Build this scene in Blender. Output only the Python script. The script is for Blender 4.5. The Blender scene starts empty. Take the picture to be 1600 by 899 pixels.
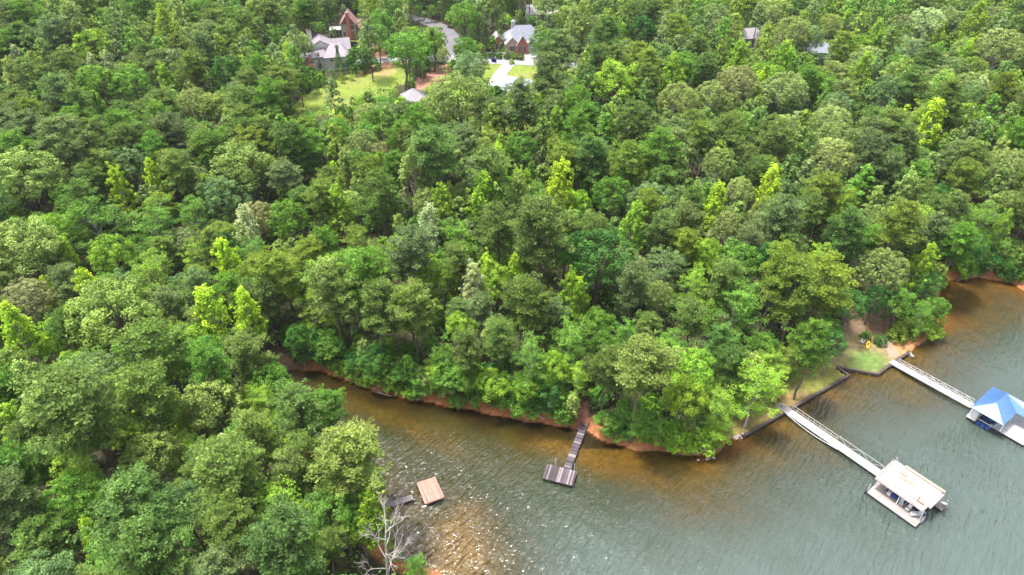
import bpy, math, numpy as np
from mathutils import Vector, Matrix
S = bpy.context.scene
R = math.radians
COL = S.collection
# (positions were measured from the photograph)
# ---------------------------------------------------------------- camera, sky, sun, exposure
CAM_H, PITCH, FPX = 85.0, 36.0, 1067.0
cd = bpy.data.cameras.new('camera'); cam = bpy.data.objects.new('camera', cd); COL.objects.link(cam)
cam.location = (0, 0, CAM_H); cam.rotation_euler = (R(90 - PITCH), 0, 0)
cd.sensor_width = 36; cd.lens = FPX / 1600 * 36; cd.clip_start = 1; cd.clip_end = 6000
S.camera = cam
HAZE = .00006
SUN_EL, SUN_AZ = 73.0, -72.0          # azimuth from +Y, clockwise positive
W = bpy.data.worlds.new('World'); S.world = W; W.use_nodes = True
nt = W.node_tree; nt.nodes.clear()
out = nt.nodes.new('ShaderNodeOutputWorld'); bg = nt.nodes.new('ShaderNodeBackground')
sky = nt.nodes.new('ShaderNodeTexSky'); sky.sky_type = 'NISHITA'; sky.sun_disc = False
sky.sun_elevation = R(SUN_EL); sky.sun_rotation = R(SUN_AZ); sky.air_density = 1.0; sky.dust_density = 4.0; sky.ozone_density = 1.0
bw = nt.nodes.new('ShaderNodeRGBToBW'); mx = nt.nodes.new('ShaderNodeMixRGB'); mx.inputs[0].default_value = 0.62
nt.links.new(sky.outputs[0], bw.inputs[0]); nt.links.new(sky.outputs[0], mx.inputs[1]); nt.links.new(bw.outputs[0], mx.inputs[2])
nt.links.new(mx.outputs[0], bg.inputs[0]); bg.inputs[1].default_value = 0.145
nt.links.new(bg.outputs[0], out.inputs[0])
sd = bpy.data.lights.new('sun', 'SUN'); sd.energy = 2.2; sd.angle = R(8.0); sd.color = (1.0, .96, .9)
sun = bpy.data.objects.new('sun', sd); COL.objects.link(sun)
sv = Vector((math.sin(R(SUN_AZ)) * math.cos(R(SUN_EL)), math.cos(R(SUN_AZ)) * math.cos(R(SUN_EL)), math.sin(R(SUN_EL))))
sun.rotation_euler = sv.to_track_quat('Z', 'Y').to_euler()
S.view_settings.view_transform = 'Standard'; S.view_settings.look = 'None'
S.view_settings.exposure = 2.05; S.view_settings.gamma = 1.0; S.view_settings.use_curve_mapping = False
S.render.resolution_x = 1024; S.render.resolution_y = 575
# ---------------------------------------------------------------- camera geometry helpers (pixels of the 1600 x 899 photograph)
cp, sp = math.cos(R(PITCH)), math.sin(R(PITCH))
def at(u, v, z=0.0):
    x = (u - 800) / FPX; y = (449.5 - v) / FPX
    t = (CAM_H - z) / (sp - y * cp)
    return np.array([x * t, (cp + y * sp) * t])
def project(P):
    P = np.asarray(P, float); X = P[..., 0]; Y = P[..., 1]; Z = P[..., 2] - CAM_H
    dep = Y * cp - Z * sp; up = Y * sp + Z * cp
    return 800 + FPX * X / dep, 449.5 - FPX * up / dep, dep
def unit(v): v = np.asarray(v, float); return v / (np.linalg.norm(v, axis=-1, keepdims=True) + 1e-9)
# ---------------------------------------------------------------- shoreline
WATER_PX = [(395,612),(420,590),(455,578),(500,580),(545,596),(590,613),(612,618),(640,627),(672,629),(700,637),(735,640),(770,650),(800,654),(820,660),(845,661),
 (870,667),(915,672),(940,690),(970,697),(1000,706),(1030,706),(1060,712),(1090,713),(1118,708),(1130,696),(1138,684),(1152,677),(1160,685),(1225,648),(1325,590),(1307,577),
 (1340,583),(1370,588),(1420,553),(1404,546),(1422,548),(1434,540),(1452,528),(1463,518),(1469,500),(1466,480),(1470,456),(1480,438),(1505,437),(1530,434),
 (1560,440),(1578,441),(1604,458),(1680,470),(1850,462),(2050,430)]
SOUTH_PX = [(700,902),(688,893),(668,889),(645,884),(620,874),(604,858),(602,832),(602,800),(604,783),(575,766),(545,742),(505,708),(468,680),(436,652),(408,632)]
poly = [at(*p) for p in WATER_PX] + [np.array(p, float) for p in ((420,170),(700,120),(700,-80),(-1,-80),(-4,35))] + [at(*p) for p in SOUTH_PX]
poly = np.array(poly)
def seg_dist(P, A, B):
    d = B - A; L = (d * d).sum(); t = np.clip(((P - A) @ d) / L, 0, 1)
    q = A + t[:, None] * d; return np.hypot(P[:, 0] - q[:, 0], P[:, 1] - q[:, 1])
def inside(P, pg):
    c = np.zeros(len(P), bool); n = len(pg); x, y = P[:, 0], P[:, 1]
    for i in range(n):
        a, b = pg[i], pg[(i + 1) % n]
        if a[1] == b[1]: continue
        m = ((a[1] > y) != (b[1] > y)) & (x < (b[0] - a[0]) * (y - a[1]) / (b[1] - a[1]) + a[0]); c ^= m
    return c
def sdist(P):                       # > 0 on land
    P = np.atleast_2d(np.asarray(P, float)); d = np.full(len(P), 1e9)
    for i in range(len(poly)):
        d = np.minimum(d, seg_dist(P, poly[i], poly[(i + 1) % len(poly)]))
    return np.where(inside(P, poly), -d, d)
WALL_A = [at(*p) for p in ((1160,685),(1225,648),(1325,590),(1307,577))]
WALL_B = [at(*p) for p in ((1307,577),(1340,583),(1370,588),(1420,553))]
def wall_dist(P):
    d = np.full(len(P), 1e9)
    for Wl in (WALL_A, WALL_B):
        for i in range(3): d = np.minimum(d, seg_dist(P, Wl[i], Wl[i + 1]))
    return d
def sm(x): x = np.clip(x, 0, 1); return x * x * (3 - 2 * x)
def vnoise(P, s, seed=0):           # cheap smooth noise, -1..1
    x, y = P[:, 0] / s + seed * 7.3, P[:, 1] / s - seed * 3.1
    return (np.sin(x * 1.3 + 1.7 * np.sin(y * .9 + seed)) + np.sin(y * 1.7 + 1.3 * np.sin(x * 1.1 - seed)) + np.sin((x + y) * 2.3 + seed * 2) * .6) / 2.6
BARS = [(at(745,850),9,5,.9),(at(720,790),5,4,.7),(at(700,880),6,4,1.0),(at(870,690),7,3,1.0),(at(960,725),9,3.5,.9),(at(780,665),9,2.5,1.0),(at(600,640),9,3,.9),
        (at(690,690),8,3,.7),(at(1080,760),16,8,.55),(at(1250,690),14,6,.6),(at(1520,480),16,9,.9),(at(1420,600),9,6,.6),(at(560,625),9,3,.8)]
def terrain(P):
    P = np.atleast_2d(np.asarray(P, float)); d = sdist(P); w = wall_dist(P)
    flat = sm((w - 5) / 12)
    dl = np.maximum(d, 0)
    hill = 1.5 * sm((dl + .2 * vnoise(P, 2.2, 3)) / 2.6) * (.35 + .65 * flat) + (11.0 * (1 - np.exp(-np.maximum(dl - 2, 0) / 75)) ) * (.1 + .9 * flat)
    hill += .5 * vnoise(P, 30, 1) * sm(dl / 25)
    wallz = .52
    near = 1 - sm((w - 3) / 6)
    land = hill * (1 - near) + np.maximum(wallz, hill * .35 + wallz * .65) * near
    land = np.where(w < .25, np.minimum(land, -.1 + .0 * w), land)
    dw = np.maximum(-d, 0)
    bed = -.05 - .115 * dw
    for c, rx, ry, a in BARS:
        q = (P - c); u = q @ np.array([.83, -.56]); v = q @ np.array([.56, .83])
        bed = bed + a * (.115 * dw + .0) * np.exp(-(u / rx) ** 2 - (v / ry) ** 2) * (.72)
    bed = np.maximum(bed, -3.4) + .12 * vnoise(P, 3.0, 5) * sm(dw / 2)
    bed = np.minimum(bed, -.04)
    return np.where(d > 0, land, bed)
def at_ground(u, v, hc=0.0):
    z = 5.0
    for _ in range(7):
        p = at(u, v, z + hc); z = .25 * z + .75 * float(terrain(p)[0])
    p = at(u, v, z + hc); return np.array([p[0], p[1], float(terrain(p)[0])])
# ---------------------------------------------------------------- naming helpers
def tag(o, label, cat, group=None):
    o['label'] = label; o['category'] = cat
    if group: o['group'] = group
    return o
def empty(name, loc, rz=0, label=None, cat=None, group=None):
    o = bpy.data.objects.new(name, None); COL.objects.link(o); o.empty_display_size = .3
    o.location = [float(c) for c in loc]; o.rotation_euler = (0, 0, rz)
    if label: tag(o, label, cat, group)
    return o
def np_mesh(name, V, F, mats, uvattr=None, smooth=False, midx=None):
    me = bpy.data.meshes.new(name); V = np.asarray(V, np.float32); F = np.asarray(F, np.int32)
    k = F.shape[1]; me.vertices.add(len(V)); me.vertices.foreach_set('co', V.ravel())
    me.loops.add(F.size); me.loops.foreach_set('vertex_index', F.ravel())
    me.polygons.add(len(F)); me.polygons.foreach_set('loop_start', np.arange(0, F.size, k, dtype=np.int32))
    me.polygons.foreach_set('loop_total', np.full(len(F), k, np.int32))
    if smooth: me.polygons.foreach_set('use_smooth', np.ones(len(F), bool))
    for m in mats: me.materials.append(m)
    if midx is not None: me.polygons.foreach_set('material_index', np.asarray(midx, np.int32))
    for an, av in (uvattr or {}).items():
        av = np.asarray(av, np.float32)
        if av.ndim == 1: a = me.attributes.new(an, 'FLOAT', 'POINT'); a.data.foreach_set('value', av)
        else:
            if av.shape[1] == 3: av = np.hstack([av, np.ones((len(av), 1), np.float32)])
            a = me.attributes.new(an, 'FLOAT_COLOR', 'POINT'); a.data.foreach_set('color', av.ravel().astype(np.float32))
    me.update(calc_edges=True); return me
def link(name, me, parent=None, kind=None):
    o = bpy.data.objects.new(name, me); COL.objects.link(o)
    if parent is not None: o.parent = parent
    if kind: o['kind'] = kind
    return o
# ---------------------------------------------------------------- materials
def mat(name):
    m = bpy.data.materials.new(name); m.use_nodes = True; t = m.node_tree
    b = t.nodes['Principled BSDF']; return m, t, b
def N(t, ty, **kw):
    n = t.nodes.new(ty)
    for k, v in kw.items():
        if k.startswith('i_'): n.inputs[int(k[2:]) if k[2:].isdigit() else k[2:].replace('_', ' ')].default_value = v
        else: setattr(n, k, v)
    return n
def surf(name, col, col2=None, rough=.7, scale=3.0, bump=.0, bscale=None, metal=0, spec=.4, stretch=(1,1,1), amt=1.0, coords='Object'):
    m, t, b = mat(name); b.inputs['Roughness'].default_value = rough; b.inputs['Metallic'].default_value = metal; b.inputs['Specular IOR Level'].default_value = spec
    col2 = col2 or tuple(c * .72 for c in col)
    tc = N(t, 'ShaderNodeTexCoord'); mp = N(t, 'ShaderNodeMapping'); mp.inputs['Scale'].default_value = stretch
    nz = N(t, 'ShaderNodeTexNoise'); nz.inputs['Scale'].default_value = scale; nz.inputs['Detail'].default_value = 5; nz.inputs['Roughness'].default_value = .65
    cr = N(t, 'ShaderNodeValToRGB'); cr.color_ramp.elements[0].position = .36; cr.color_ramp.elements[1].position = .66
    cr.color_ramp.elements[0].color = (*col2, 1); cr.color_ramp.elements[1].color = (*col, 1)
    t.links.new(tc.outputs[coords], mp.inputs[0]); t.links.new(mp.outputs[0], nz.inputs['Vector']); t.links.new(nz.outputs[0], cr.inputs[0])
    oi = N(t, 'ShaderNodeObjectInfo'); mr = N(t, 'ShaderNodeMapRange'); mr.inputs[3].default_value = 1 - .22 * amt; mr.inputs[4].default_value = 1 + .22 * amt
    t.links.new(oi.outputs['Random'], mr.inputs[0]); mu = N(t, 'ShaderNodeVectorMath', operation='SCALE')
    t.links.new(cr.outputs[0], mu.inputs[0]); t.links.new(mr.outputs[0], mu.inputs['Scale']); t.links.new(mu.outputs[0], b.inputs['Base Color'])
    if bump:
        n2 = N(t, 'ShaderNodeTexNoise'); n2.inputs['Scale'].default_value = bscale or scale * 6; n2.inputs['Detail'].default_value = 4
        bp = N(t, 'ShaderNodeBump'); bp.inputs['Strength'].default_value = bump; bp.inputs['Distance'].default_value = .05
        t.links.new(mp.outputs[0], n2.inputs['Vector']); t.links.new(n2.outputs[0], bp.inputs['Height']); t.links.new(bp.outputs[0], b.inputs['Normal'])
    return m
def leaf_mat(name, attr=False, transl=.32):
    m, t, b = mat(name); b.inputs['Roughness'].default_value = .65; b.inputs['Specular IOR Level'].default_value = .12
    if attr: src = N(t, 'ShaderNodeAttribute', attribute_name='base').outputs['Color']
    else: src = N(t, 'ShaderNodeObjectInfo').outputs['Color']
    ta = N(t, 'ShaderNodeAttribute', attribute_name='tint')
    gm = N(t, 'ShaderNodeNewGeometry'); nz = N(t, 'ShaderNodeTexNoise'); nz.inputs['Scale'].default_value = .35; nz.inputs['Detail'].default_value = 2
    t.links.new(gm.outputs['Position'], nz.inputs['Vector'])
    mr = N(t, 'ShaderNodeMapRange'); mr.inputs[3].default_value = .55; mr.inputs[4].default_value = 1.5; t.links.new(ta.outputs['Fac'], mr.inputs[0])
    m2 = N(t, 'ShaderNodeMapRange'); m2.inputs[1].default_value = .3; m2.inputs[2].default_value = .7; m2.inputs[3].default_value = .82; m2.inputs[4].default_value = 1.18; t.links.new(nz.outputs[0], m2.inputs[0])
    k = N(t, 'ShaderNodeMath', operation='MULTIPLY'); t.links.new(mr.outputs[0], k.inputs[0]); t.links.new(m2.outputs[0], k.inputs[1])
    hs = N(t, 'ShaderNodeHueSaturation'); hm = N(t, 'ShaderNodeMapRange'); hm.inputs[3].default_value = .512; hm.inputs[4].default_value = .49; t.links.new(ta.outputs['Fac'], hm.inputs[0]); t.links.new(hm.outputs[0], hs.inputs['Hue'])
    t.links.new(src, hs.inputs['Color']); mu = N(t, 'ShaderNodeVectorMath', operation='SCALE'); t.links.new(hs.outputs[0], mu.inputs[0]); t.links.new(k.outputs[0], mu.inputs['Scale'])
    t.links.new(mu.outputs[0], b.inputs['Base Color'])
    tr = N(t, 'ShaderNodeBsdfTranslucent'); ms = N(t, 'ShaderNodeMixShader'); ms.inputs[0].default_value = transl
    tm = N(t, 'ShaderNodeMixRGB', blend_type='MULTIPLY'); tm.inputs[0].default_value = 1; tm.inputs[2].default_value = (1.25, 1.2, .6, 1); t.links.new(mu.outputs[0], tm.inputs[1]); t.links.new(tm.outputs[0], tr.inputs[0])
    o = [n for n in t.nodes if n.type == 'OUTPUT_MATERIAL'][0]
    t.links.new(b.outputs[0], ms.inputs[1]); t.links.new(tr.outputs[0], ms.inputs[2]); t.links.new(ms.outputs[0], o.inputs[0]); return m
M = {}
M['leaf'] = leaf_mat('foliage'); M['leafattr'] = leaf_mat('foliage_mass', attr=True)
M['bark'] = surf('bark', (.16,.125,.095), (.07,.055,.045), .9, 5, .5, stretch=(1,1,.2))
M['palebark'] = surf('pale_bark', (.34,.31,.27), (.18,.16,.13), .9, 5, .4, stretch=(1,1,.2))
M['deadbark'] = surf('weathered_dead_wood', (.46,.42,.38), (.26,.23,.21), .9, 4, .3)
M['deadpink'] = surf('brown_dead_wood', (.30,.23,.20), (.17,.13,.11), .9, 4, .3)
M['oldwood'] = surf('weathered_grey_plank', (.095,.072,.082), (.032,.024,.03), .85, 3, .6, stretch=(1,1,1), amt=1.9)
M['palewood'] = surf('bleached_plank', (.22,.185,.195), (.12,.10,.105), .85, 3, .4)
M['redwood'] = surf('red_brown_stained_plank', (.34,.175,.135), (.25,.12,.09), .7, 2.5, .4, amt=.6)
M['wallwood'] = surf('dark_timber', (.09,.068,.06), (.04,.03,.028), .85, 4, .5, amt=1.4)
M['deck'] = surf('pale_composite_deck', (.27,.235,.225), (.19,.165,.155), .6, .9, .1, amt=.5)
M['greydeck'] = surf('grey_pink_deck', (.36,.33,.345), (.29,.26,.275), .65, 1.5, .15, amt=1.0)  # grey-pink weathered plates, trim and door
M['white'] = surf('white_paint', (.5,.49,.48), (.38,.37,.365), .5, 1.1)
M['alu'] = surf('aluminium', (.72,.73,.75), (.6,.61,.63), .4, 3, metal=.3)
M['wgang'] = surf('white_gangway_deck', (.46,.45,.47), (.36,.35,.375), .5, 1.2, amt=.3)
M['black'] = surf('black_float', (.025,.024,.03), (.015,.015,.02), .6, 4)
M['bluemetal'] = surf('blue_metal_roof', (.075,.17,.36), (.06,.145,.32), .35, 1.2, amt=0, metal=.25, spec=.9)
b_ = M['bluemetal'].node_tree.nodes['Principled BSDF']; b_.inputs['Coat Weight'].default_value = 1; b_.inputs['Coat Roughness'].default_value = .27
M['tarp'] = surf('blue_plastic', (.012,.05,.22), (.008,.03,.15), .45, 3)
M['navy'] = surf('navy_plastic', (.015,.03,.12), (.01,.02,.07), .5, 3)
M['tan'] = surf('tan_lumber', (.34,.22,.16), (.25,.16,.115), .7, 4)
M['brown'] = surf('brown_wood', (.28,.15,.09), (.18,.1,.06), .7, 4)
M['yellow'] = surf('yellow_plastic', (.75,.42,.02), (.66,.34,.02), .4, 3)
M['shingleA'] = surf('mauve_grey_shingle', (.20,.175,.195), (.15,.13,.15), .85, 1.2, .3)
M['shingleC'] = surf('grey_shingle', (.185,.195,.24), (.14,.15,.185), .85, 1.2, .3)
M['shingleD'] = surf('pale_grey_shingle', (.24,.22,.235), (.19,.175,.19), .85, 1.2, .3)
M['shingleR'] = surf('red_brown_shingle', (.17,.095,.085), (.13,.075,.07), .85, 1.2, .3)
M['siding'] = surf('pale_siding', (.54,.49,.48), (.48,.44,.43), .7, .8)
M['cream'] = surf('cream_stucco', (.36,.31,.23), (.32,.27,.21), .8, .8)
M['glass'] = surf('dark_glass', (.04,.05,.06), (.03,.03,.04), .15, 1, spec=.8)
M['concrete'] = surf('pale_concrete', (.235,.22,.232), (.18,.17,.18), .85, .35, .1, coords='Object')
M['asphalt'] = surf('worn_grey_asphalt', (.15,.14,.155), (.11,.105,.118), .9, .25, .1, coords='Object')
M['dirt'] = surf('bare_clay', (.3,.14,.08), (.2,.09,.05), .9, 1)
M['rock'] = surf('pale_rock', (.36,.31,.30), (.22,.18,.17), .9, 2, .5)
# brick
m, t, b = mat('red_brick'); tc = N(t, 'ShaderNodeTexCoord'); br = N(t, 'ShaderNodeTexBrick'); br.inputs['Color1'].default_value = (.38,.13,.085,1); br.inputs['Color2'].default_value = (.30,.10,.07,1); br.inputs['Mortar'].default_value = (.4,.3,.26,1); br.inputs['Scale'].default_value = 4
t.links.new(tc.outputs['Object'], br.inputs['Vector']); t.links.new(br.outputs[0], b.inputs['Base Color']); b.inputs['Roughness'].default_value = .85; M['brick'] = m
# ground: cover colour per vertex (what grows or lies there) with fine noise on top
m, t, b = mat('ground_cover'); a = N(t, 'ShaderNodeAttribute', attribute_name='cover'); tc = N(t, 'ShaderNodeTexCoord')
n1 = N(t, 'ShaderNodeTexNoise'); n1.inputs['Scale'].default_value = 1.1; n1.inputs['Detail'].default_value = 8; n1.inputs['Roughness'].default_value = .7
t.links.new(tc.outputs['Object'], n1.inputs['Vector']); mr = N(t, 'ShaderNodeMapRange'); mr.inputs[1].default_value = .3; mr.inputs[2].default_value = .7; mr.inputs[3].default_value = .6; mr.inputs[4].default_value = 1.4
t.links.new(n1.outputs[0], mr.inputs[0]); mu = N(t, 'ShaderNodeVectorMath', operation='SCALE'); t.links.new(a.outputs['Color'], mu.inputs[0]); t.links.new(mr.outputs[0], mu.inputs['Scale']); t.links.new(mu.outputs[0], b.inputs['Base Color'])
b.inputs['Roughness'].default_value = .95; b.inputs['Specular IOR Level'].default_value = .15
n2 = N(t, 'ShaderNodeTexNoise'); n2.inputs['Scale'].default_value = 6; n2.inputs['Detail'].default_value = 5; bp = N(t, 'ShaderNodeBump'); bp.inputs['Strength'].default_value = .6; bp.inputs['Distance'].default_value = .15
t.links.new(tc.outputs['Object'], n2.inputs['Vector']); t.links.new(n2.outputs[0], bp.inputs['Height']); t.links.new(bp.outputs[0], b.inputs['Normal']); M['ground'] = m
# water: rippled surface; what is under it shows through by depth
def water_mat():
    m, t, b = mat('lake_water'); t.nodes.remove(b); o = [n for n in t.nodes if n.type == 'OUTPUT_MATERIAL'][0]
    tc = N(t, 'ShaderNodeTexCoord')
    def waves(rot, scale, stretch, detail, dist):
        m0 = N(t, 'ShaderNodeMapping'); m0.inputs['Rotation'].default_value = (0, 0, R(-rot)); mp = N(t, 'ShaderNodeMapping'); mp.inputs['Scale'].default_value = (scale * stretch, scale, 1); t.links.new(tc.outputs['Object'], m0.inputs[0])
        nz = N(t, 'ShaderNodeTexNoise'); nz.inputs['Scale'].default_value = 1; nz.inputs['Detail'].default_value = detail; nz.inputs['Roughness'].default_value = .5; nz.inputs['Distortion'].default_value = dist
        t.links.new(m0.outputs[0], mp.inputs[0]); t.links.new(mp.outputs[0], nz.inputs['Vector']); return nz.outputs[0]
    w1 = waves(52, 1.5, .20, 2, .6); w2 = waves(22, 2.9, .45, 3, .4); w3 = waves(-35, .42, .4, 1, .3)
    def add(a, b_, kb):
        n = N(t, 'ShaderNodeMath', operation='MULTIPLY_ADD'); n.inputs[1].default_value = kb; t.links.new(b_, n.inputs[0]); t.links.new(a, n.inputs[2]); return n.outputs[0]
    h = add(add(w1, w2, .30), w3, .4)
    pt = waves(10, .028, 1, 2, 0); pm = N(t, 'ShaderNodeMapRange'); pm.inputs[1].default_value = .35; pm.inputs[2].default_value = .62; pm.inputs[3].default_value = .45; pm.inputs[4].default_value = 1.0; t.links.new(pt, pm.inputs[0])
    ck = N(t, 'ShaderNodeAttribute', attribute_name='chop'); cm = N(t, 'ShaderNodeMath', operation='MULTIPLY'); t.links.new(pm.outputs[0], cm.inputs[0]); t.links.new(ck.outputs['Fac'], cm.inputs[1])
    bp = N(t, 'ShaderNodeBump'); bp.inputs['Distance'].default_value = .55; t.links.new(h, bp.inputs['Height']); t.links.new(cm.outputs[0], bp.inputs['Strength'])
    at_ = N(t, 'ShaderNodeAttribute', attribute_name='depth')
    ex = N(t, 'ShaderNodeMath', operation='MULTIPLY'); ex.inputs[1].default_value = -.95; t.links.new(at_.outputs['Fac'], ex.inputs[0])
    e2 = N(t, 'ShaderNodeMath', operation='EXPONENT'); t.links.new(ex.outputs[0], e2.inputs[0])
    body = N(t, 'ShaderNodeBsdfDiffuse'); body.inputs[0].default_value = (.105, .145, .125, 1)
    e3 = N(t, 'ShaderNodeMath', operation='MULTIPLY'); e3.inputs[1].default_value = -.9; t.links.new(at_.outputs['Fac'], e3.inputs[0]); e4 = N(t, 'ShaderNodeMath', operation='EXPONENT'); t.links.new(e3.outputs[0], e4.inputs[0])
    sl = N(t, 'ShaderNodeAttribute', attribute_name='lake_sheen'); ms_ = N(t, 'ShaderNodeMixRGB'); ms_.inputs[1].default_value = (.024, .034, .016, 1); ms_.inputs[2].default_value = (.050, .070, .060, 1); t.links.new(sl.outputs['Fac'], ms_.inputs[0]); mc = N(t, 'ShaderNodeMixRGB'); t.links.new(ms_.outputs[0], mc.inputs[1]); mc.inputs[2].default_value = (.020, .027, .009, 1); t.links.new(e4.outputs[0], mc.inputs[0]); t.links.new(mc.outputs[0], body.inputs[0])
    tr = N(t, 'ShaderNodeBsdfTransparent'); tr.inputs[0].default_value = (.80, .72, .48, 1)
    mix = N(t, 'ShaderNodeMixShader'); t.links.new(e2.outputs[0], mix.inputs[0]); t.links.new(body.outputs[0], mix.inputs[1]); t.links.new(tr.outputs[0], mix.inputs[2])
    gl = N(t, 'ShaderNodeBsdfGlossy'); gl.inputs['Roughness'].default_value = .09; gl.inputs[0].default_value = (1, 1, 1, 1); t.links.new(bp.outputs[0], gl.inputs['Normal'])
    fr = N(t, 'ShaderNodeFresnel'); fr.inputs[0].default_value = 1.54; t.links.new(bp.outputs[0], fr.inputs['Normal']); t.links.new(bp.outputs[0], body.inputs['Normal'])
    m2 = N(t, 'ShaderNodeMixShader'); t.links.new(fr.outputs[0], m2.inputs[0]); t.links.new(mix.outputs[0], m2.inputs[1]); t.links.new(gl.outputs[0], m2.inputs[2]); t.links.new(m2.outputs[0], o.inputs[0]); return m
M['water'] = water_mat()
# ---------------------------------------------------------------- ground sheet
def axis(stops):
    out = [stops[0][0]]
    for (a, s), (b, _) in zip(stops, stops[1:]):
        n = max(1, int(round((b - a) / s))); out += list(np.linspace(a, b, n + 1)[1:])
    return np.array(out)
gx = axis([(-3000, 600), (-600, 60), (-180, 4), (-76, .75), (-40, .5), (112, 4), (220, 60), (700, 600), (3000, 1)])
gy = axis([(-120, 12), (36, 4), (46, .5), (152, 1.0), (292, 6), (420, 60), (1000, 500), (4000, 1)])
GX, GY = np.meshgrid(gx, gy); P2 = np.stack([GX.ravel(), GY.ravel()], 1)
D = sdist(P2); Z = terrain(P2); WD = wall_dist(P2)
def cover(P, D, Z, WD):
    n = len(P); c = np.tile(np.array([.036, .031, .018]), (n, 1))
    def put(mask, col):
        nonlocal c
        mask = np.clip(mask, 0, 1)[:, None]; c = c * (1 - mask) + np.array(col) * mask
    n1 = vnoise(P, 2.1, 2); n2 = vnoise(P, 5.5, 4); n3 = vnoise(P, 1.1, 8)
    put(sm((n2 + .1) * 1.5) * .5, (.05, .055, .02))
    put((1 - sm((D - 1.6 - .8 * n1) / 1.2)) * (D > -.6), (.24, .098, .040))              # clay bank
    put((1 - sm((D - .3 - .3 * n3) / .5)) * (D > -.6) * .6, (.23, .10, .05))
    u, v, dep = project(np.column_stack([P, Z]))
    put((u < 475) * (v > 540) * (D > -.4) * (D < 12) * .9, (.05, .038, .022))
    def reg(pts, soft=0):
        q = np.column_stack([u, v]); jitter = np.column_stack([n1 * soft, n3 * soft * .7]); return inside(q + jitter, [tuple(p) for p in pts]).astype(float)
    land = (D > 0)
    # shore lawns
    r = reg([(1130,700),(1160,690),(1330,592),(1300,555),(1230,560),(1150,640),(1125,680)], 5) * land
    put(r, (.20, .14, .055)); put(r * sm(n2 * 1.6 + .3) * .6, (.15, .13, .04)); put(r * sm(n1 - .3) * .6, (.25, .17, .09)); put(r * sm((v < 615) * (n2 + .6)) * .6, (.13, .16, .03))
    r = reg([(1292,570),(1320,500),(1375,505),(1400,540),(1425,556),(1370,592),(1330,588)], 4) * land
    put(r, (.16, .13, .06)); put(r * sm(1.3 - np.hypot((u - 1352) / 40, (v - 566) / 22) + .3 * n1), (.09, .135, .035))
    put(reg([(1384,500),(1396,500),(1402,540),(1420,548),(1390,560),(1380,545)], 4) * land * .9, (.24, .165, .125))
    put(reg([(1396,538),(1420,532),(1440,535),(1428,552),(1406,556)], 2) * (D > -1), (.34, .15, .07))
    put(reg([(1308,470),(1400,460),(1400,520),(1325,525)], 6) * land * .8, (.12, .075, .05))
    put(reg([(902,628),(918,628),(922,670),(898,672)], 3) * land, (.17, .075, .05))
    # under water: sand and clay bed; dark creek edge is tree reflection painted in
    put((D <= 0) * 1.0, (.105, .082, .028)); put((D <= 0) * sm(n2 * 1.2 + .2) * .6, (.055, .050, .020)); put((D <= 0) * sm(n1 * 1.6 - .1) * .4, (.18, .12, .035)); put((D <= 0) * sm(n2 * 1.4 + .6) * ((u > 1000) | (v > 690)) * .5, (.17, .105, .03)); put((D <= 0) * sm(1.25 + D / 4.5 + .3 * n1) * (v < 700) * (u < 1120) * .95, (.022, .014, .007))
    put((D <= 0) * sm(1 - np.hypot((u - 750) / 120, (v - 860) / 120) + .3 * n1) , (.17, .13, .08))
    put((D <= 0) * ((u > 1380) & (v < 520)) * sm(1 + D / 18) , (.16, .09, .03))
    put((D <= 0) * sm(1 - np.hypot((u - 1145) / 60, (v - 700) / 40) + .3 * n1), (.2, .10, .035))
    # neighbourhood lawns
    gl = (.125, .16, .026)
    for pg in ([(452,172),(470,152),(528,122),(585,100),(640,98),(645,125),(610,140),(590,200),(470,210)], [(745,98),(905,104),(890,140),(850,210),(700,200),(640,165),(642,140),(700,125),(722,104)],
               [(534,54),(566,54),(566,70),(534,70)], [(664,44),(684,46),(700,70),(690,84),(664,70)], [(720,90),(740,86),(900,95),(900,99),(745,93)]):
        r = reg(pg, 2.5) * land; put(r, gl); put(r * sm(n2 * 1.5) * .5, (.16, .155, .05)); put(r * sm(n1 * 1.5 - .2) * .4, (.07, .12, .024))
    put(reg([(574,112),(612,96),(622,112),(600,122)], 3) * land * .7, (.24, .17, .08)); put(reg([(560,112),(596,94),(630,97),(614,104),(590,108),(560,122)], 2) * land * .8, (.34, .16, .09))
    put(reg([(640,135),(668,112),(700,98),(716,100),(700,120),(672,132),(655,145)], 3) * land, (.26, .13, .095)); put(reg([(556,68),(600,66),(606,92),(570,90)], 3) * land, (.27, .13, .09))
    put(reg([(676,44),(700,44),(704,52),(690,50)], 2) * land, (.3, .14, .09)); put(reg([(744,86),(840,86),(840,93),(744,92)], 2) * land * .8, (.24, .16, .09)); put(reg([(456,84),(488,84),(496,112),(462,104)], 3) * land, (.1, .05, .04))
    return c
CV = cover(P2, D, Z, WD)
nx, ny = len(gx), len(gy); I = np.arange(nx * ny).reshape(ny, nx)
F = np.stack([I[:-1, :-1], I[:-1, 1:], I[1:, 1:], I[1:, :-1]], -1).reshape(-1, 4)
link('ground', np_mesh('ground', np.column_stack([P2, Z]), F, [M['ground']], {'cover': CV}, smooth=True), kind='structure')
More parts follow.
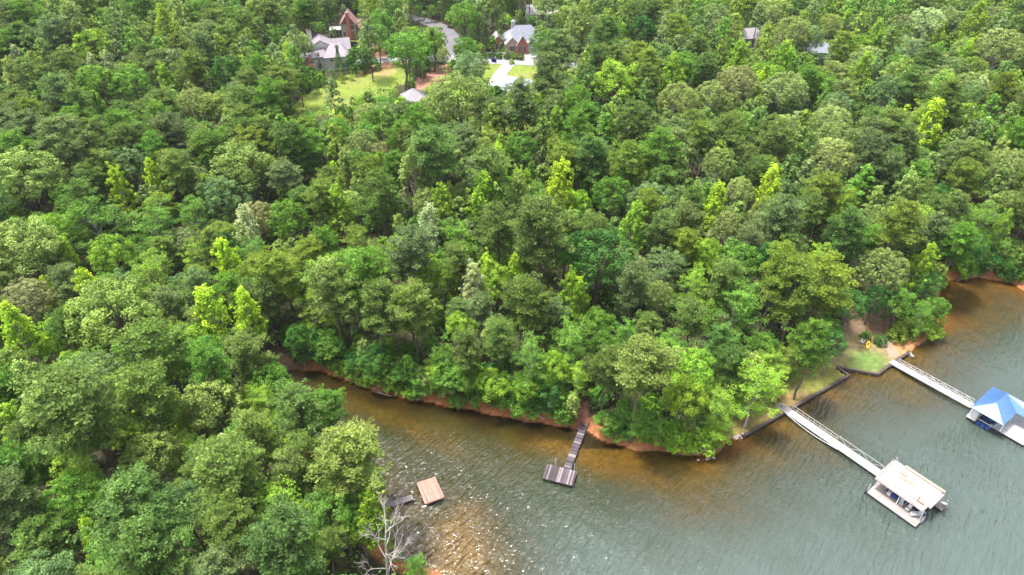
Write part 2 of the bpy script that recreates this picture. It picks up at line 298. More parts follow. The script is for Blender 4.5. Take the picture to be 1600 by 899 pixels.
# water surface
wx = axis([(-60, 1.0), (110, 6), (700, 50), (701, 1)]); wy = axis([(-80, 8), (30, 1.0), (150, 10), (190, 10), (200, 1)])
GX, GY = np.meshgrid(wx, wy); PW = np.stack([GX.ravel(), GY.ravel()], 1); dW = sdist(PW)
dep = np.maximum(.0, -terrain(PW)); dep = np.where(dW > 0, 0, dep) * (1 + .25 * vnoise(PW, 6, 6) + .12 * vnoise(PW, 2, 9))
u, v, _ = project(np.column_stack([PW, PW[:, 0] * 0])); chop = .4 + .6 * sm((v - 640) / 90 + .25 * vnoise(PW, 9, 3)); chop = np.where(u > 1000, np.maximum(chop, .62), chop)
lake_sheen = sm((PW[:, 0] - 1.5 * (PW[:, 1] - 62) + 8 + 5 * vnoise(PW, 12, 4)) / 42)  # paler body on the open lake: sky reflection put into the colour
I = np.arange(len(PW)).reshape(len(wy), len(wx)); F = np.stack([I[:-1, :-1], I[:-1, 1:], I[1:, 1:], I[1:, :-1]], -1).reshape(-1, 4)
F = F[(dW[F].min(1) < 3)]
link('lake_water', np_mesh('lake_water', np.column_stack([PW, np.zeros(len(PW))]), F, [M['water']], {'depth': dep, 'chop': chop, 'lake_sheen': lake_sheen}, smooth=True), kind='structure')
# ---------------------------------------------------------------- mesh builder
class MB:
    def __init__(s): s.v = []; s.f = []
    def quadbox(s, c8):
        o = len(s.v); s.v += [tuple(map(float, p)) for p in c8]
        s.f += [tuple(o + i for i in q) for q in ((0,3,2,1),(4,5,6,7),(0,1,5,4),(1,2,6,5),(2,3,7,6),(3,0,4,7))]; return s
    def box(s, x0, x1, y0, y1, z0, z1): return s.quadbox([(x0,y0,z0),(x1,y0,z0),(x1,y1,z0),(x0,y1,z0),(x0,y0,z1),(x1,y0,z1),(x1,y1,z1),(x0,y1,z1)])
    def bar(s, a, b, w=.06, n=4):
        a = Vector(a); b = Vector(b); d = (b - a).normalized(); q = d.to_track_quat('Z', 'Y'); o = len(s.v)
        for e in (a, b):
            for k in range(n):
                t = 2 * math.pi * (k + .5) / n; s.v.append(tuple(e + q @ Vector((math.cos(t) * w * .7, math.sin(t) * w * .7, 0))))
        for k in range(n): s.f.append((o + k, o + (k + 1) % n, o + n + (k + 1) % n, o + n + k))
        s.f.append(tuple(o + k for k in range(n))[::-1]); s.f.append(tuple(o + n + k for k in range(n))); return s
    def poly(s, pts): o = len(s.v); s.v += [tuple(map(float, p)) for p in pts]; s.f.append(tuple(range(o, o + len(pts)))); return s
    def slab(s, pts, th=.12):        # polygon given thickness downward
        n = len(pts); o = len(s.v); s.v += [tuple(map(float, p)) for p in pts] + [(float(p[0]), float(p[1]), float(p[2]) - th) for p in pts]
        s.f.append(tuple(range(o, o + n))); s.f.append(tuple(range(o + 2 * n - 1, o + n - 1, -1)))
        for k in range(n): s.f.append((o + k, o + n + k, o + n + (k + 1) % n, o + (k + 1) % n))
        return s
    def build(s, name, m, parent=None, bevel=0, kind=None):
        me = bpy.data.meshes.new(name); me.from_pydata(s.v, [], s.f); me.materials.append(m); me.update()
        o = link(name, me, parent, kind)
        if bevel: bv = o.modifiers.new('bevel', 'BEVEL'); bv.width = bevel; bv.segments = 1
        return o
# ---------------------------------------------------------------- tree prototypes
class Foliage:
    def __init__(s, seed): s.P = []; s.N = []; s.S = []; s.T = []; s.A = []; s.r = np.random.default_rng(seed)
    def blob(s, c, rad, n, size, asp=.6, up=.25, tint=None, zmin=-.55, shell=.72, nj=.55):
        n = int(n * 1.5); r = s.r; d = unit(r.normal(size=(int(n * 1.6) + 4, 3))); d = d[d[:, 2] > zmin][:n]; n = len(d)
        P = np.asarray(c) + d * np.asarray(rad) * r.uniform(shell, 1.06, (n, 1))
        Nn = unit(d / np.asarray(rad) * np.mean(rad) + np.array([0, 0, up]) + r.normal(size=(n, 3)) * nj * .5)
        s.P.append(P); s.N.append(Nn); s.S.append(size * .78 * r.uniform(.7, 1.35, n)); s.A.append(np.full(n, asp)); s.T.append(np.clip((r.uniform(.1, .9) if tint is None else tint) + r.normal(size=n) * .2, 0, 1))
    def spray(s, c, rad, n, size, asp, tint):      # needle-like pieces pointing outwards and up
        r = s.r; d = unit(r.normal(size=(n, 3)) + np.array([0, 0, .55])); P = np.asarray(c) + d * np.asarray(rad) * r.uniform(.45, 1.0, (n, 1))
        s.P.append(P); s.N.append(('dir', d)); s.S.append(size * r.uniform(.7, 1.3, n)); s.A.append(np.full(n, asp)); s.T.append(np.clip(tint + r.normal(size=n) * .22, 0, 1))
    def arrays(s):
        V = []; 
        for P, Nn, Sz, A in zip(s.P, s.N, s.S, s.A):
            rnd = s.r.normal(size=P.shape)
            if isinstance(Nn, tuple): t = Nn[1]; b = unit(np.cross(t, np.array([0,0,1.]) + rnd * .35)); nn = np.cross(b, t)
            else: nn = Nn; t = unit(np.cross(nn, rnd)); b = np.cross(nn, t)
            h = Sz[:, None] * .5; w = h * A[:, None]
            V.append(np.stack([P - t * h - nn * h * .25, P + b * w, P + t * h - nn * h * .25, P - b * w], 1))
        V = np.concatenate(V).reshape(-1, 3); T = np.repeat(np.concatenate(s.T), 4); F = np.arange(len(V)).reshape(-1, 4); return V, F, T
def tube(paths, nseg=6):
    V = []; F = []
    for pts, rad in paths:
        pts = np.asarray(pts, float); n = len(pts); base = len(V)
        for i in range(n):
            d = unit(pts[min(i + 1, n - 1)] - pts[max(i - 1, 0)]); a = unit(np.cross(d, [0.31, .95, .05])); b = np.cross(d, a)
            for k in range(nseg):
                t = 2 * math.pi * k / nseg; V.append(pts[i] + (a * math.cos(t) + b * math.sin(t)) * rad[i])
        for i in range(n - 1):
            for k in range(nseg):
                k2 = (k + 1) % nseg; F.append((base + i * nseg + k, base + i * nseg + k2, base + (i + 1) * nseg + k2, base + (i + 1) * nseg + k))
    return np.array(V), np.array(F)
def trunk_path(r, H, lean=.6, r0=.3, r1=.06, n=7):
    t = np.linspace(0, 1, n); ph = r.uniform(0, 6.28); bx, by = math.cos(ph) * lean, math.sin(ph) * lean
    w = r.normal(size=(n, 2)) * .12; w[0] = 0
    pts = np.column_stack([bx * t ** 1.5 + w[:, 0], by * t ** 1.5 + w[:, 1], t * H]); pts[0, 2] = -.6
    return pts, r0 * (1 - t) + r1 * t
def tp(path, f): pts = path[0]; x = f * (len(pts) - 1); i = min(int(x), len(pts) - 2); return pts[i] * (1 - (x - i)) + pts[i + 1] * (x - i)
def arc(a, b, sag, n=4):
    t = np.linspace(0, 1, n)[:, None]; a = np.asarray(a); b = np.asarray(b); p = a * (1 - t) + b * t; p[:, 2] += (np.sin(t * math.pi) * sag)[:, 0]; return p
def finish(name, fol, tubes, bark):
    cm = None
    if fol is not None:
        V, F, T = fol.arrays(); cm = np_mesh(name + '_crown', V, F, [M['leaf']], {'tint': T})
    V, F = tube(tubes); tm = np_mesh(name + '_trunk', V, F, [bark], smooth=True); return tm, cm
def proto_pine(seed, dens=1.0):
    f = Foliage(seed); r = f.r; H = 22.; tr = trunk_path(r, H * .97, .9, .27, .05, 9); tubes = [tr]; az = r.uniform(0, 6.28); nb = int(44 * dens); lop = r.uniform(0, 6.28)
    c0 = r.uniform(.48, .58)
    for i in range(nb):
        t = (i + r.uniform(0, .8)) / nb; z = c0 + (1 - c0) * t; az += 2.4 + r.normal() * .5
        L = 4.3 * (min(1, .55 + t * 1.8)) * (1 - t ** 3.4 * .9) * r.uniform(.55, 1.12) * (1 + .22 * math.cos(az - lop)); b = tp(tr, min(z, .985)); rise = L * (.1 + .55 * t) + r.uniform(-.3, .4)
        e = b + np.array([math.cos(az) * L, math.sin(az) * L, rise]); pth = arc(b, e, -.25 * L * .3); tubes.append((pth, np.linspace(.085, .02, 4) * (1.15 - t * .6)))
        nc = max(2, int(L * 1.25 + 1))
        for k in range(nc):
            q = .4 + .6 * (k + r.uniform(0, .6)) / nc; c = b * (1 - q) + e * q; sd_ = r.normal(size=3) * .5; sd_[2] *= .3
            tn = r.uniform(.15, .8)
            for _ in range(3):
                cc = c + sd_ + r.normal(size=3) * np.array([.45, .45, .16]); f.spray(cc + [0, 0, .1], (.5, .5, .34), int(25), .34, .30, tn)
            f.blob(c + sd_, (.7, .7, .25), 5, .55, .6, .9, tn * .6)
    f.spray(tp(tr, 1.0) + [0, 0, .2], (.6, .6, .6), 40, .45, .3, .6)
    return finish('pine', f, tubes, M['bark'])
def lobes_on(f, c, Rr, n, rl, ns, rs, nl, size, asp, rj=(.72, 1.0), zlow=-.45, up=.3, tips=0.0, zpow=1.0):
    r = f.r; g = math.pi * (3 - 5 ** .5); o = r.uniform(0, 6.28); cs = []
    for i in range(n):
        z = 1 - (i + .5) / n * (1 - zlow); rr = math.sqrt(max(0, 1 - z * z)); a = i * g + o + r.normal() * .2
        d = np.array([math.cos(a) * rr, math.sin(a) * rr, z]); k = r.uniform(*rj); cc = np.asarray(c) + d * np.asarray(Rr) * k; cs.append(cc)
        rad = r.uniform(*rl); tn = r.uniform(.15, .75)
        for _ in range(ns):
            dd = unit(r.normal(size=3) + d * .7 + [0, 0, .35]); s_ = rs * r.uniform(.75, 1.25)
            tt = min(1, tn + r.uniform(-.12, .15) + (tips if r.random() < .5 else 0)); f.blob(cc + dd * rad * .85, (s_, s_, s_ * .85), nl, size, asp, up, tt, -.5)
    return cs
def limbs(tr, cs, r, k0=.35, k1=.75, w=.13, every=4):
    out = []
    for c in cs[::every]:
        b = tp(tr, r.uniform(k0, k1)); out.append((arc(b, c, -.4), np.linspace(w, .025, 4)))
    return out
def proto_oak(seed):
    f = Foliage(seed); r = f.r; H = 18.; tr = trunk_path(r, 13, 1.0, .30, .1, 6); e = r.uniform(.85, 1.15)
    c = np.array([tr[0][-1][0], tr[0][-1][1], 11.8]); cs = lobes_on(f, c, (3.6 * e, 3.6 / e, 4.5), 40, (.75, 1.35), 9, .52, 17, .33, .62, (.62, 1.05))
    lobes_on(f, c + [0, 0, -2.8], (2.8, 2.8, 3.6), 12, (.6, .9), 6, .5, 14, .33, .62, (.6, 1.0), -.2)
    return finish('oak', f, [tr] + limbs(tr, cs, r), M['bark'])
def proto_dome(seed):
    f = Foliage(seed); r = f.r; tr = trunk_path(r, 12.5, .8, .30, .1, 6)
    c = np.array([tr[0][-1][0], tr[0][-1][1], 11.0]); cs = lobes_on(f, c, (4.1, 4.1, 4.3), 72, (.6, .85), 9, .36, 16, .27, .5, (.84, 1.0), -.5, .25, .3)
    f.blob(c, (3.2, 3.2, 3.4), 500, .55, .6, .4, .3, -.7, .5)
    return finish('dome', f, [tr] + limbs(tr, cs, r, .4, .8, .14, 5), M['palebark'])
def proto_tulip(seed):
    f = Foliage(seed); r = f.r; H = 18.; tr = trunk_path(r, 17, .5, .22, .04, 7); tubes = [tr]; n = 34
    for i in range(n):
        t = (i + .5) / n; z = 6.5 + 10.5 * t; a = i * 2.4 + r.normal() * .4; L = 3.0 * (1 - t) ** .62 * r.uniform(.45, 1.1) * min(1, .55 + t * 2.2)
        b = tp(tr, max(.2, (z - 1.8) / 17)); e = np.array([b[0] + math.cos(a) * L, b[1] + math.sin(a) * L, z + r.uniform(-.3, .6)]); tubes.append((arc(b, e, -.25), np.linspace(.07, .02, 4))); tn = r.uniform(.2, .8)
        for k in range(7):
            dd = r.normal(size=3) * [.48, .48, .75]; f.blob(e + dd, (.42, .42, .55), 17, .36, .7, .45, min(1, tn + (.15 if dd[2] > .3 else -.1)), -.6)
    f.blob(tp(tr, 1.0) + [0, 0, .5], (.4, .4, .9), 40, .34, .7, .4, .8)
    return finish('tulip', f, tubes, M['palebark'])
def proto_layer(seed):
    f = Foliage(seed); r = f.r; tr = trunk_path(r, 11.5, 1.6, .22, .07, 6); tubes = [tr]; n = 20
    for i in range(n):
        t = (i + r.uniform(0, 1)) / n; a = i * 2.4 + r.normal() * .4; b = tp(tr, .3 + .68 * t); L = 4.3 * (1 - .55 * t ** 1.5) * r.uniform(.6, 1.1); e = b + np.array([math.cos(a) * L, math.sin(a) * L, 1.6 + 1.6 * t + r.uniform(-.5, .5)])
        pth = arc(b, e, .5, 5); tubes.append((pth, np.linspace(.09, .02, 5)))
        for q in (.5, .72, .92, 1.05):
            c = b * (1 - q) + e * q + r.normal(size=3) * [.5, .5, .2] + [0, 0, .35]; tn = r.uniform(.2, .85)
            for _ in range(4):
                f.blob(c + r.normal(size=3) * [.55, .55, .2], (.58, .58, .26), 17, .32, .5, .9, tn, -.4)
    c = tp(tr, 1.0) + [0, 0, .8]
    for _ in range(8): f.blob(c + r.normal(size=3) * [.9, .9, .5], (.55, .55, .35), 22, .32, .5, .8, r.uniform(.4, .9))
    return finish('layer', f, tubes, M['palebark'])
def proto_dead(seed, bark):
    r = np.random.default_rng(seed); tubes = []; tr = trunk_path(r, 13, 1.2, .24, .09, 7); tubes.append(tr)
    def grow(b, d, L, w, lv):
        e = b + d * L; m_ = (b + e) / 2 + r.normal(size=3) * L * .05; tubes.append((np.array([b, m_, e]), np.array([w, w * .75, w * .5])))
        if lv == 0: return
        for _ in range(3 if lv > 1 else 3):
            nd = unit(d + r.normal(size=3) * .42 + [0, 0, .12]); q = r.uniform(.45, 1.0); grow(b * (1 - q) + e * q, nd, L * r.uniform(.5, .75), w * .55, lv - 1)
    for i in range(9):
        f_ = .42 + .58 * i / 8; a = i * 2.4 + r.normal() * .3; b = tp(tr, f_); grow(b, unit(np.array([math.cos(a), math.sin(a), .55 + .8 * f_])), 2.9 * (1.25 - .5 * f_), .085, 3)
    V, F = tube(tubes, 4); return np_mesh('dead_trunk', V, F, [bark], smooth=True), None
def proto_cone(seed):
    f = Foliage(seed); r = f.r; tr = trunk_path(r, 8.5, .1, .14, .03, 5)
    for i in range(150):
        t = (i + .5) / 120; z = .7 + 8.3 * t; L = 1.65 * (1 - t) ** .8 * min(1, .6 + t * 4) + .08; a = i * 2.4; tn = r.uniform(.2, .7)
        f.blob([math.cos(a) * L * .85, math.sin(a) * L * .85, z], (.34, .34, .42), 24, .22, .4, .5, tn)
    return finish('cone', f, [tr], M['bark'])
def proto_shrub(seed):
    f = Foliage(seed); r = f.r; cs = lobes_on(f, (0, 0, .9), (1.15, 1.15, 1.3), 20, (.35, .6), 6, .3, 14, .24, .62, (.7, 1.05), -.5)
    st = [(arc((r.normal() * .15, r.normal() * .15, -.4), c, .1), np.linspace(.05, .012, 4)) for c in cs[::3]]
    return finish('shrub', f, st, M['bark'])
KIND = {  # proto list, natural diameter, natural height, crown centre fraction, name, category
 'P': ([proto_pine(i) for i in (1,2,3,4,5,6)], 7.6, 22., .72, 'pine_tree', 'pine tree'),
 'O': ([proto_oak(i) for i in (11,12,13,14,15)], 8.4, 17.8, .66, 'oak_tree', 'oak tree'),
 'D': ([proto_dome(i) for i in (21,22,23,24)], 9.0, 16.8, .72, 'chestnut_oak_tree', 'oak tree'),
 'T': ([proto_tulip(i) for i in (31,32,33,34,35)], 6.2, 18.2, .66, 'tulip_poplar_tree', 'poplar tree'),
 'L': ([proto_layer(i) for i in (41,42,43,44)], 9.0, 15.0, .72, 'mimosa_tree', 'mimosa tree'),
 'X': ([proto_dead(51, M['deadbark']), proto_dead(52, M['deadbark']), proto_dead(53, M['deadpink'])], 7.5, 16.0, .68, 'dead_tree', 'dead tree'),
 'C': ([proto_cone(61), proto_cone(62)], 3.4, 9.2, .45, 'cedar_tree', 'cedar tree'),
 'S': ([proto_shrub(i) for i in (71,72,73)], 2.9, 2.6, .45, 'shrub', 'shrub')}
TONE = {  # linear base colours
 'olive': (0.12,0.188,0.04), 'grey': (0.125,0.185,0.064), 'dull': (0.095,0.172,0.038), 'green': (0.1,0.215,0.028), 'deep': (0.055,0.15,0.028), 'bright': (0.175,0.3,0.028), 'yellow': (0.265,0.4,0.026),
 'light': (0.19,0.27,0.066), 'pale': (0.19,0.255,0.075), 'teal': (0.115,0.195,0.066), 'warm': (0.145,0.215,0.03), 'dead': (.3,.3,.3), 'brownish': (0.165,0.2,0.075), 'silver': (0.26,0.33,0.15)}
TWORD = {'olive':'olive green','grey':'grey-green','dull':'dull green','green':'mid-green','deep':'deep green','bright':'bright green','yellow':'vivid yellow-green','light':'light green','pale':'pale flecked','teal':'blue-green','warm':'warm yellow-olive','dead':'bare grey','brownish':'brownish pale','silver':'silvery green'}
PROM = """870 300 62 T yellow|780 257 40 T yellow|1205 297 44 T yellow|1117 323 44 T yellow|1453 197 52 T yellow|243 280 36 T yellow|190 298 44 T yellow|145 455 52 T yellow|107 404 36 T yellow|535 328 50 T bright|357 410 52 T yellow
340 500 70 T yellow|383 492 55 T yellow|803 427 36 T yellow|1439 414 45 T yellow|1080 440 62 L bright|985 358 52 T bright|1320 330 42 T bright|1410 305 45 T light|1146 101 50 T bright|1217 99 45 T bright|1052 120 45 T bright|905 463 34 T yellow|883 460 40 T bright
990 592 28 T yellow|453 662 30 T yellow|28 520 66 T yellow|340 628 92 O light|690 320 44 T bright|745 243 34 T light|753 310 58 T bright|640 262 66 T light|543 268 44 T light|397 262 95 O light|347 303 70 O teal|665 360 50 T silver|37 385 105 O light|37 277 105 O light|175 490 125 O light
937 407 104 O deep|740 445 46 T silver|740 433 30 T silver|1313 213 62 D pale|1300 245 74 D pale|1297 170 50 D pale|1300 190 66 D pale|1143 160 36 D pale|1167 240 38 D pale|1240 163 44 O teal|1362 337 46 D pale|1390 415 76 D pale|1137 357 54 D pale|1163 297 46 D pale|1093 267 32 X pink
1147 313 30 X pink|1330 423 26 X dead|748 524 32 X dead|1052 150 62 D pale|1109 143 50 D pale|1150 124 68 D brownish|1225 135 72 D pale|1240 49 62 D pale|1296 37 40 D pale|1217 15 58 D pale|1450 30 56 D silver|1510 34 40 D pale|1562 71 72 D pale|1382 139 56 D teal|1349 99 48 D teal|1514 146 44 D teal|1475 25 40 D pale|1330 108 40 D pale
1367 60 34 T bright|1525 38 44 T bright|1467 56 22 T yellow|1412 184 16 T yellow|1007 49 46 O deep|850 72 46 O green|574 50 40 P grey|600 34 36 O green|1345 118 44 T bright|1300 170 50 O teal
473 640 82 P olive|530 706 104 P light|575 690 50 P light|370 742 108 P olive|433 808 118 L bright|628 782 64 T bright|592 868 105 X dead|649 884 44 L green|433 866 116 P dull|396 698 78 P olive|533 800 86 O green|136 636 140 P olive|243 626 100 P olive|231 722 90 O light|240 797 120 P dull|148 843 40 T yellow|48 612 62 T light|120 780 90 O green
24 780 90 P grey|360 845 80 P olive|232 882 110 P dull|132 740 86 L bright|188 672 50 O warm|290 700 60 L bright|100 233 76 P grey|153 340 96 L green|207 258 66 O teal|233 345 76 L green|233 420 76 L bright|177 400 64 O bright|33 463 76 D brownish|387 363 50 T silver|297 400 46 L bright|322 453 42 P grey|464 343 64 O green|300 330 60 L green
687 237 78 P dull|820 237 52 O green|767 273 70 P olive|667 313 50 D pale|697 317 34 T light|817 307 48 T light|920 253 62 P dull|943 303 64 O green|780 360 66 P olive|847 367 94 P olive|630 400 76 P grey|553 373 54 L warm|520 455 76 P light|583 492 72 P olive|645 483 72 P olive|687 440 60 L bright|717 517 50 O bright|728 550 48 P olive|778 539 50 P olive
907 470 36 T bright|837 483 70 P olive|987 450 58 P grey|1033 457 46 D pale|1160 477 92 L green|890 520 78 L green|905 590 44 L bright|867 572 50 O bright|947 580 58 P olive|980 530 58 L green|977 648 98 P light|1023 560 60 O bright|1077 587 82 O bright|1067 626 70 O bright|1177 607 86 L bright|1214 573 62 L bright|1134 645 66 L bright|1100 684 52 S bright|1060 682 44 S yellow
1246 452 80 P warm|1295 452 78 P warm|1454 446 44 O deep|1280 545 60 P green|1302 538 46 O deep|1256 520 46 L green|1500 385 70 O deep|1545 400 56 P green|1590 428 44 O green|1450 508 46 S bright|1415 512 40 S warm|1432 500 44 S green|1376 531 20 S deep|1353 524 16 S green|1403 522 30 S warm
113 28 32 T bright|120 50 56 T pale|150 70 60 O bright|28 100 30 T silver|20 125 40 T light|145 110 26 T silver|175 108 30 T silver|165 128 64 O green|215 130 56 O green|270 128 40 T bright|255 45 45 T bright|285 15 48 T light|350 112 50 O deep|300 110 50 P olive|300 160 60 D pale|330 168 50 O light|155 175 36 T green|432 60 40 L green
629 80 70 O green|677 64 36 O bright|676 88 28 C deep|694 84 22 D pale|732 80 46 O green|739 52 28 C dull|760 62 18 C dull|783 61 19 C dull|722 28 50 O green|902 42 40 T light|942 57 50 P dull|720 152 92 O light|962 125 70 O bright|822 162 62 P grey|850 122 58 P grey|735 108 54 O teal|690 165 40 T light
520 150 36 P grey|529 104 22 C deep|492 133 15 C green|507 127 12 C green|522 126 9 C green|534 122 9 C bright|549 118 9 C bright|560 95 42 S deep|585 101 20 S deep|575 60 36 P grey|590 56 34 O green|770 66 12 O green|761 99 9 C warm|800 97 9 S bright|640 130 16 S green|660 118 9 S warm|790 132 9 S green
755 87 11 S deep|768 87 11 S deep|780 88 11 S deep|792 88 12 S deep|803 88 12 S green|813 89 12 S deep|795 76 9 S bright|806 78 8 S green|870 84 60 P grey|500 100 12 C bright|485 112 18 S bright|498 124 24 S bright|1330 478 46 O deep|1408 470 44 O green|1462 480 36 O green|1448 488 36 L green|1368 462 40 O deep|425 598 66 O green|398 560 66 P olive|448 570 40 O deep|400 622 60 L bright|505 655 60 P green|555 762 64 O green|582 742 44 L green|420 640 60 L bright|470 712 70 P olive|562 830 60 O bright|505 765 70 O olive|440 745 64 P light|470 128 30 S green"""
rngT = np.random.default_rng(7)
trees = []      # dict(kind, x, y, z, D, H, tone, px, prom)
HFAC = {'P': (1.6, 7.5), 'O': (1.1, 6.5), 'D': (.95, 7.0), 'T': (1.7, 6.5), 'L': (1.0, 5.5), 'X': (1.5, 4.5), 'C': (1.9, .3), 'S': (.85, .15)}
def height(k, Dm): a, b = HFAC[k]; return min(a * Dm + b, (1.95 if k != 'X' else 2.5) * Dm + 1.2 if k not in 'PT' else 99)
for it in PROM.replace('\n', '|').split('|'):
    u_, v_, w_, k, tone = it.split(); u_, v_, w_ = float(u_), float(v_), float(w_)
    dist = 160.
    for _ in range(4):
        Dm = w_ / FPX * dist; Hh = height(k, Dm); g = at_ground(u_, v_, Hh * KIND[k][3]); _, _, dist = project([g[0], g[1], g[2] + Hh * KIND[k][3]])
    Dm = float(w_ / FPX * dist)
    for _ in range(30):                 # keep the foot on land
        if sdist(g[:2])[0] > .8: break
        e = .5; gr = np.array([sdist(g[:2] + [e, 0])[0] - sdist(g[:2] - [e, 0])[0], sdist(g[:2] + [0, e])[0] - sdist(g[:2] - [0, e])[0]]); g[:2] += unit(gr) * .6
    g[2] = float(terrain(g[:2])[0])
    trees.append(dict(k=k, x=g[0], y=g[1], z=g[2], D=Dm, H=float(height(k, Dm)), tone=tone, prom=True, u=u_, v=v_, px=w_))
KEEP = [[(640,26),(664,30),(700,40),(716,60),(712,92),(706,92),(700,66),(688,52),(664,42)],[(470,598),(580,620),(700,645),(860,668),(885,664),(900,640),(915,640),(925,690),(990,712),(1100,716),(1140,690),(1165,650),(1225,640),(1250,600),(1290,582),(1308,560),(1318,510),(1345,500),(1375,500),(1405,520),(1440,535),(1462,515),(1475,470),(1482,445),(1530,440),(1598,460),(1600,899),(680,899),(662,850),(668,800),(640,765),(605,745),(590,690),(560,665),(520,625),(470,605)],
 [(488,50),(505,52),(528,60),(548,72),(546,100),(510,108),(488,96)], [(465,168),(480,150),(530,125),(585,106),(625,106),(628,122),(600,135),(560,138),(530,158),(490,172)], [(590,90),(618,90),(618,98),(590,98)],
 [(657,128),(686,112),(700,118),(690,135),(657,142)], [(633,137),(648,133),(662,143),(650,154),(633,150)], [(532,28),(550,20),(562,30),(562,52),(528,54)], [(538,58),(560,58),(560,66),(538,66)],
 [(662,30),(700,40),(714,60),(708,78),(695,70),(685,50),(662,38)], [(770,52),(785,40),(810,38),(838,50),(836,75),(815,80),(790,70),(772,62)], [(745,90),(900,97),(900,104),(745,96)],
 [(757,98),(830,100),(822,126),(780,128),(757,112)], [(790,131),(813,122),(808,138)], [(1165,60),(1178,60),(1174,70),(1165,70)], [(1281,84),(1286,84),(1286,92),(1281,92)]]
ku = []
for pg in KEEP:
    xs = [p[0] for p in pg]; ys = [p[1] for p in pg]; st = 3 if max(xs) - min(xs) < 200 else 8
    a, b = np.meshgrid(np.arange(min(xs), max(xs), st), np.arange(min(ys), max(ys), st)); q = np.column_stack([a.ravel(), b.ravel()]); ku.append(q[inside(q, pg)])
ku = np.concatenate(ku)
NOGROW = [(*at_ground(u_, v_)[:2], r_) for u_, v_, r_ in ((520,100,10),(500,98,7),(548,54,8),(800,70,10),(820,68,10),(776,68,6),(646,155,4.5),(810,140,6),(1169,70,5.5),(1288,98,6.5),(848,32,8))]
cand = np.column_stack([rngT.uniform(-330, 330, 60000), rngT.uniform(28, 400, 60000)])
cu, cv, cdp = project(np.column_stack([cand, np.full(len(cand), 14.)]))
ok = (cu > -130) & (cu < 1730) & (cv > -60) & (cv < 1010); cand = cand[ok]; ok = sdist(cand) > 1.6; cand = cand[ok]; cz = terrain(cand)
cell = {}
PA = np.array([[t['y'], t['u'], t['v'], t['px']] for t in trees])
def addcell(t): cell.setdefault((int(t['x'] // 9), int(t['y'] // 9)), []).append(t)
for t_ in trees: addcell(t_)
for (x, y), z in zip(cand, cz):
    if any((x - a_) ** 2 + (y - b_) ** 2 < r_ * r_ for a_, b_, r_ in NOGROW): continue
    u0, v0, dp = project([x, y, z + 12.]); r = rngT.random(); far = sm((330 - v0) / 260)
    if u0 < 520 and v0 < 330: pr = (('P', .74), ('O', .12), ('T', .05), ('L', .04), ('D', .05))
    elif u0 > 900 and v0 < 380: pr = (('P', .56), ('O', .14), ('T', .06), ('L', .04), ('D', .20))
    elif v0 < 330: pr = (('P', .5), ('O', .26), ('T', .1), ('L', .06), ('D', .08))
    elif u0 > 1000: pr = (('P', .42), ('O', .28), ('T', .07), ('L', .15), ('D', .08))
    else: pr = (('P', .38), ('O', .28), ('T', .09), ('L', .21), ('D', .04))
    k = 'P'; acc = 0
    for kk, p_ in pr:
        acc += p_
        if r < acc: k = kk; break
    Dm = {'P': rngT.uniform(5.2, 8.6), 'O': rngT.uniform(5.5, 9.5), 'D': rngT.uniform(6.5, 10.5), 'T': rngT.uniform(3.4, 5.8), 'L': rngT.uniform(6, 9.5)}[k]
    Dm *= 1.0 if v0 > 200 else 1.12
    near = []
    ci, cj = int(x // 9), int(y // 9)
    for i in (-1, 0, 1):
        for j in (-1, 0, 1): near += cell.get((ci + i, cj + j), [])
    bad = False
    for t_ in near:
        if math.hypot(t_['x'] - x, t_['y'] - y) < .30 * (t_['D'] + Dm) * (.8 if t_['k'] in 'CS' else 1): bad = True; break
    if bad: continue
    for sc in (1, .8, .62, .45, .3):
        Ds = Dm * (sc ** .6); Hh = height(k, Dm) * sc * rngT.uniform(.9, 1.08); hc = Hh * KIND[k][3]
        u0, v0, dp = project([x, y, z + hc]); rx = FPX * Ds * .5 / dp; _, vt, _ = project([x, y, z + Hh]); _, vb, _ = project([x, y, z + Hh * (.42 if k == 'P' else .3)])
        vc = (vt + vb) / 2; ry = (vb - vt) / 2 + rx * .45
        hit = (((ku[:, 0] - u0) / (rx * .95)) ** 2 + ((ku[:, 1] - vc) / ry) ** 2 < 1).any()
        _, v_base, _ = project([x, y, z])
        if not hit: hit = ((abs(ku[:, 0] - u0) < 4) & (ku[:, 1] > v0) & (ku[:, 1] < v_base)).any() and sc > .4
        if hit: continue
        block = False
        block = bool(((y < PA[:, 0]) & (abs(PA[:, 1] - u0) < PA[:, 3] * .45 + rx * .35) & (abs(PA[:, 2] - vc) < PA[:, 3] * .5 + ry * .35)).any())
        if block: continue
        break
    else: continue
    if sc < .5 and k == 'P': k = 'L'
    tone = {'P': ['olive', 'dull', 'grey', 'olive', 'green', 'warm'], 'O': ['green', 'green', 'deep', 'bright', 'teal', 'light', 'bright', 'light'], 'D': ['pale', 'pale', 'brownish', 'teal', 'warm'], 'T': ['bright', 'light', 'green', 'bright', 'yellow', 'silver'], 'L': ['green', 'bright', 'green', 'warm', 'teal']}[k]
    tone = tone[rngT.integers(len(tone))]
    t_ = dict(k=k, x=x, y=y, z=z, D=Ds, H=Hh, tone=tone, prom=False, u=float(u0), v=float(v0), px=float(2 * rx)); trees.append(t_); addcell(t_)
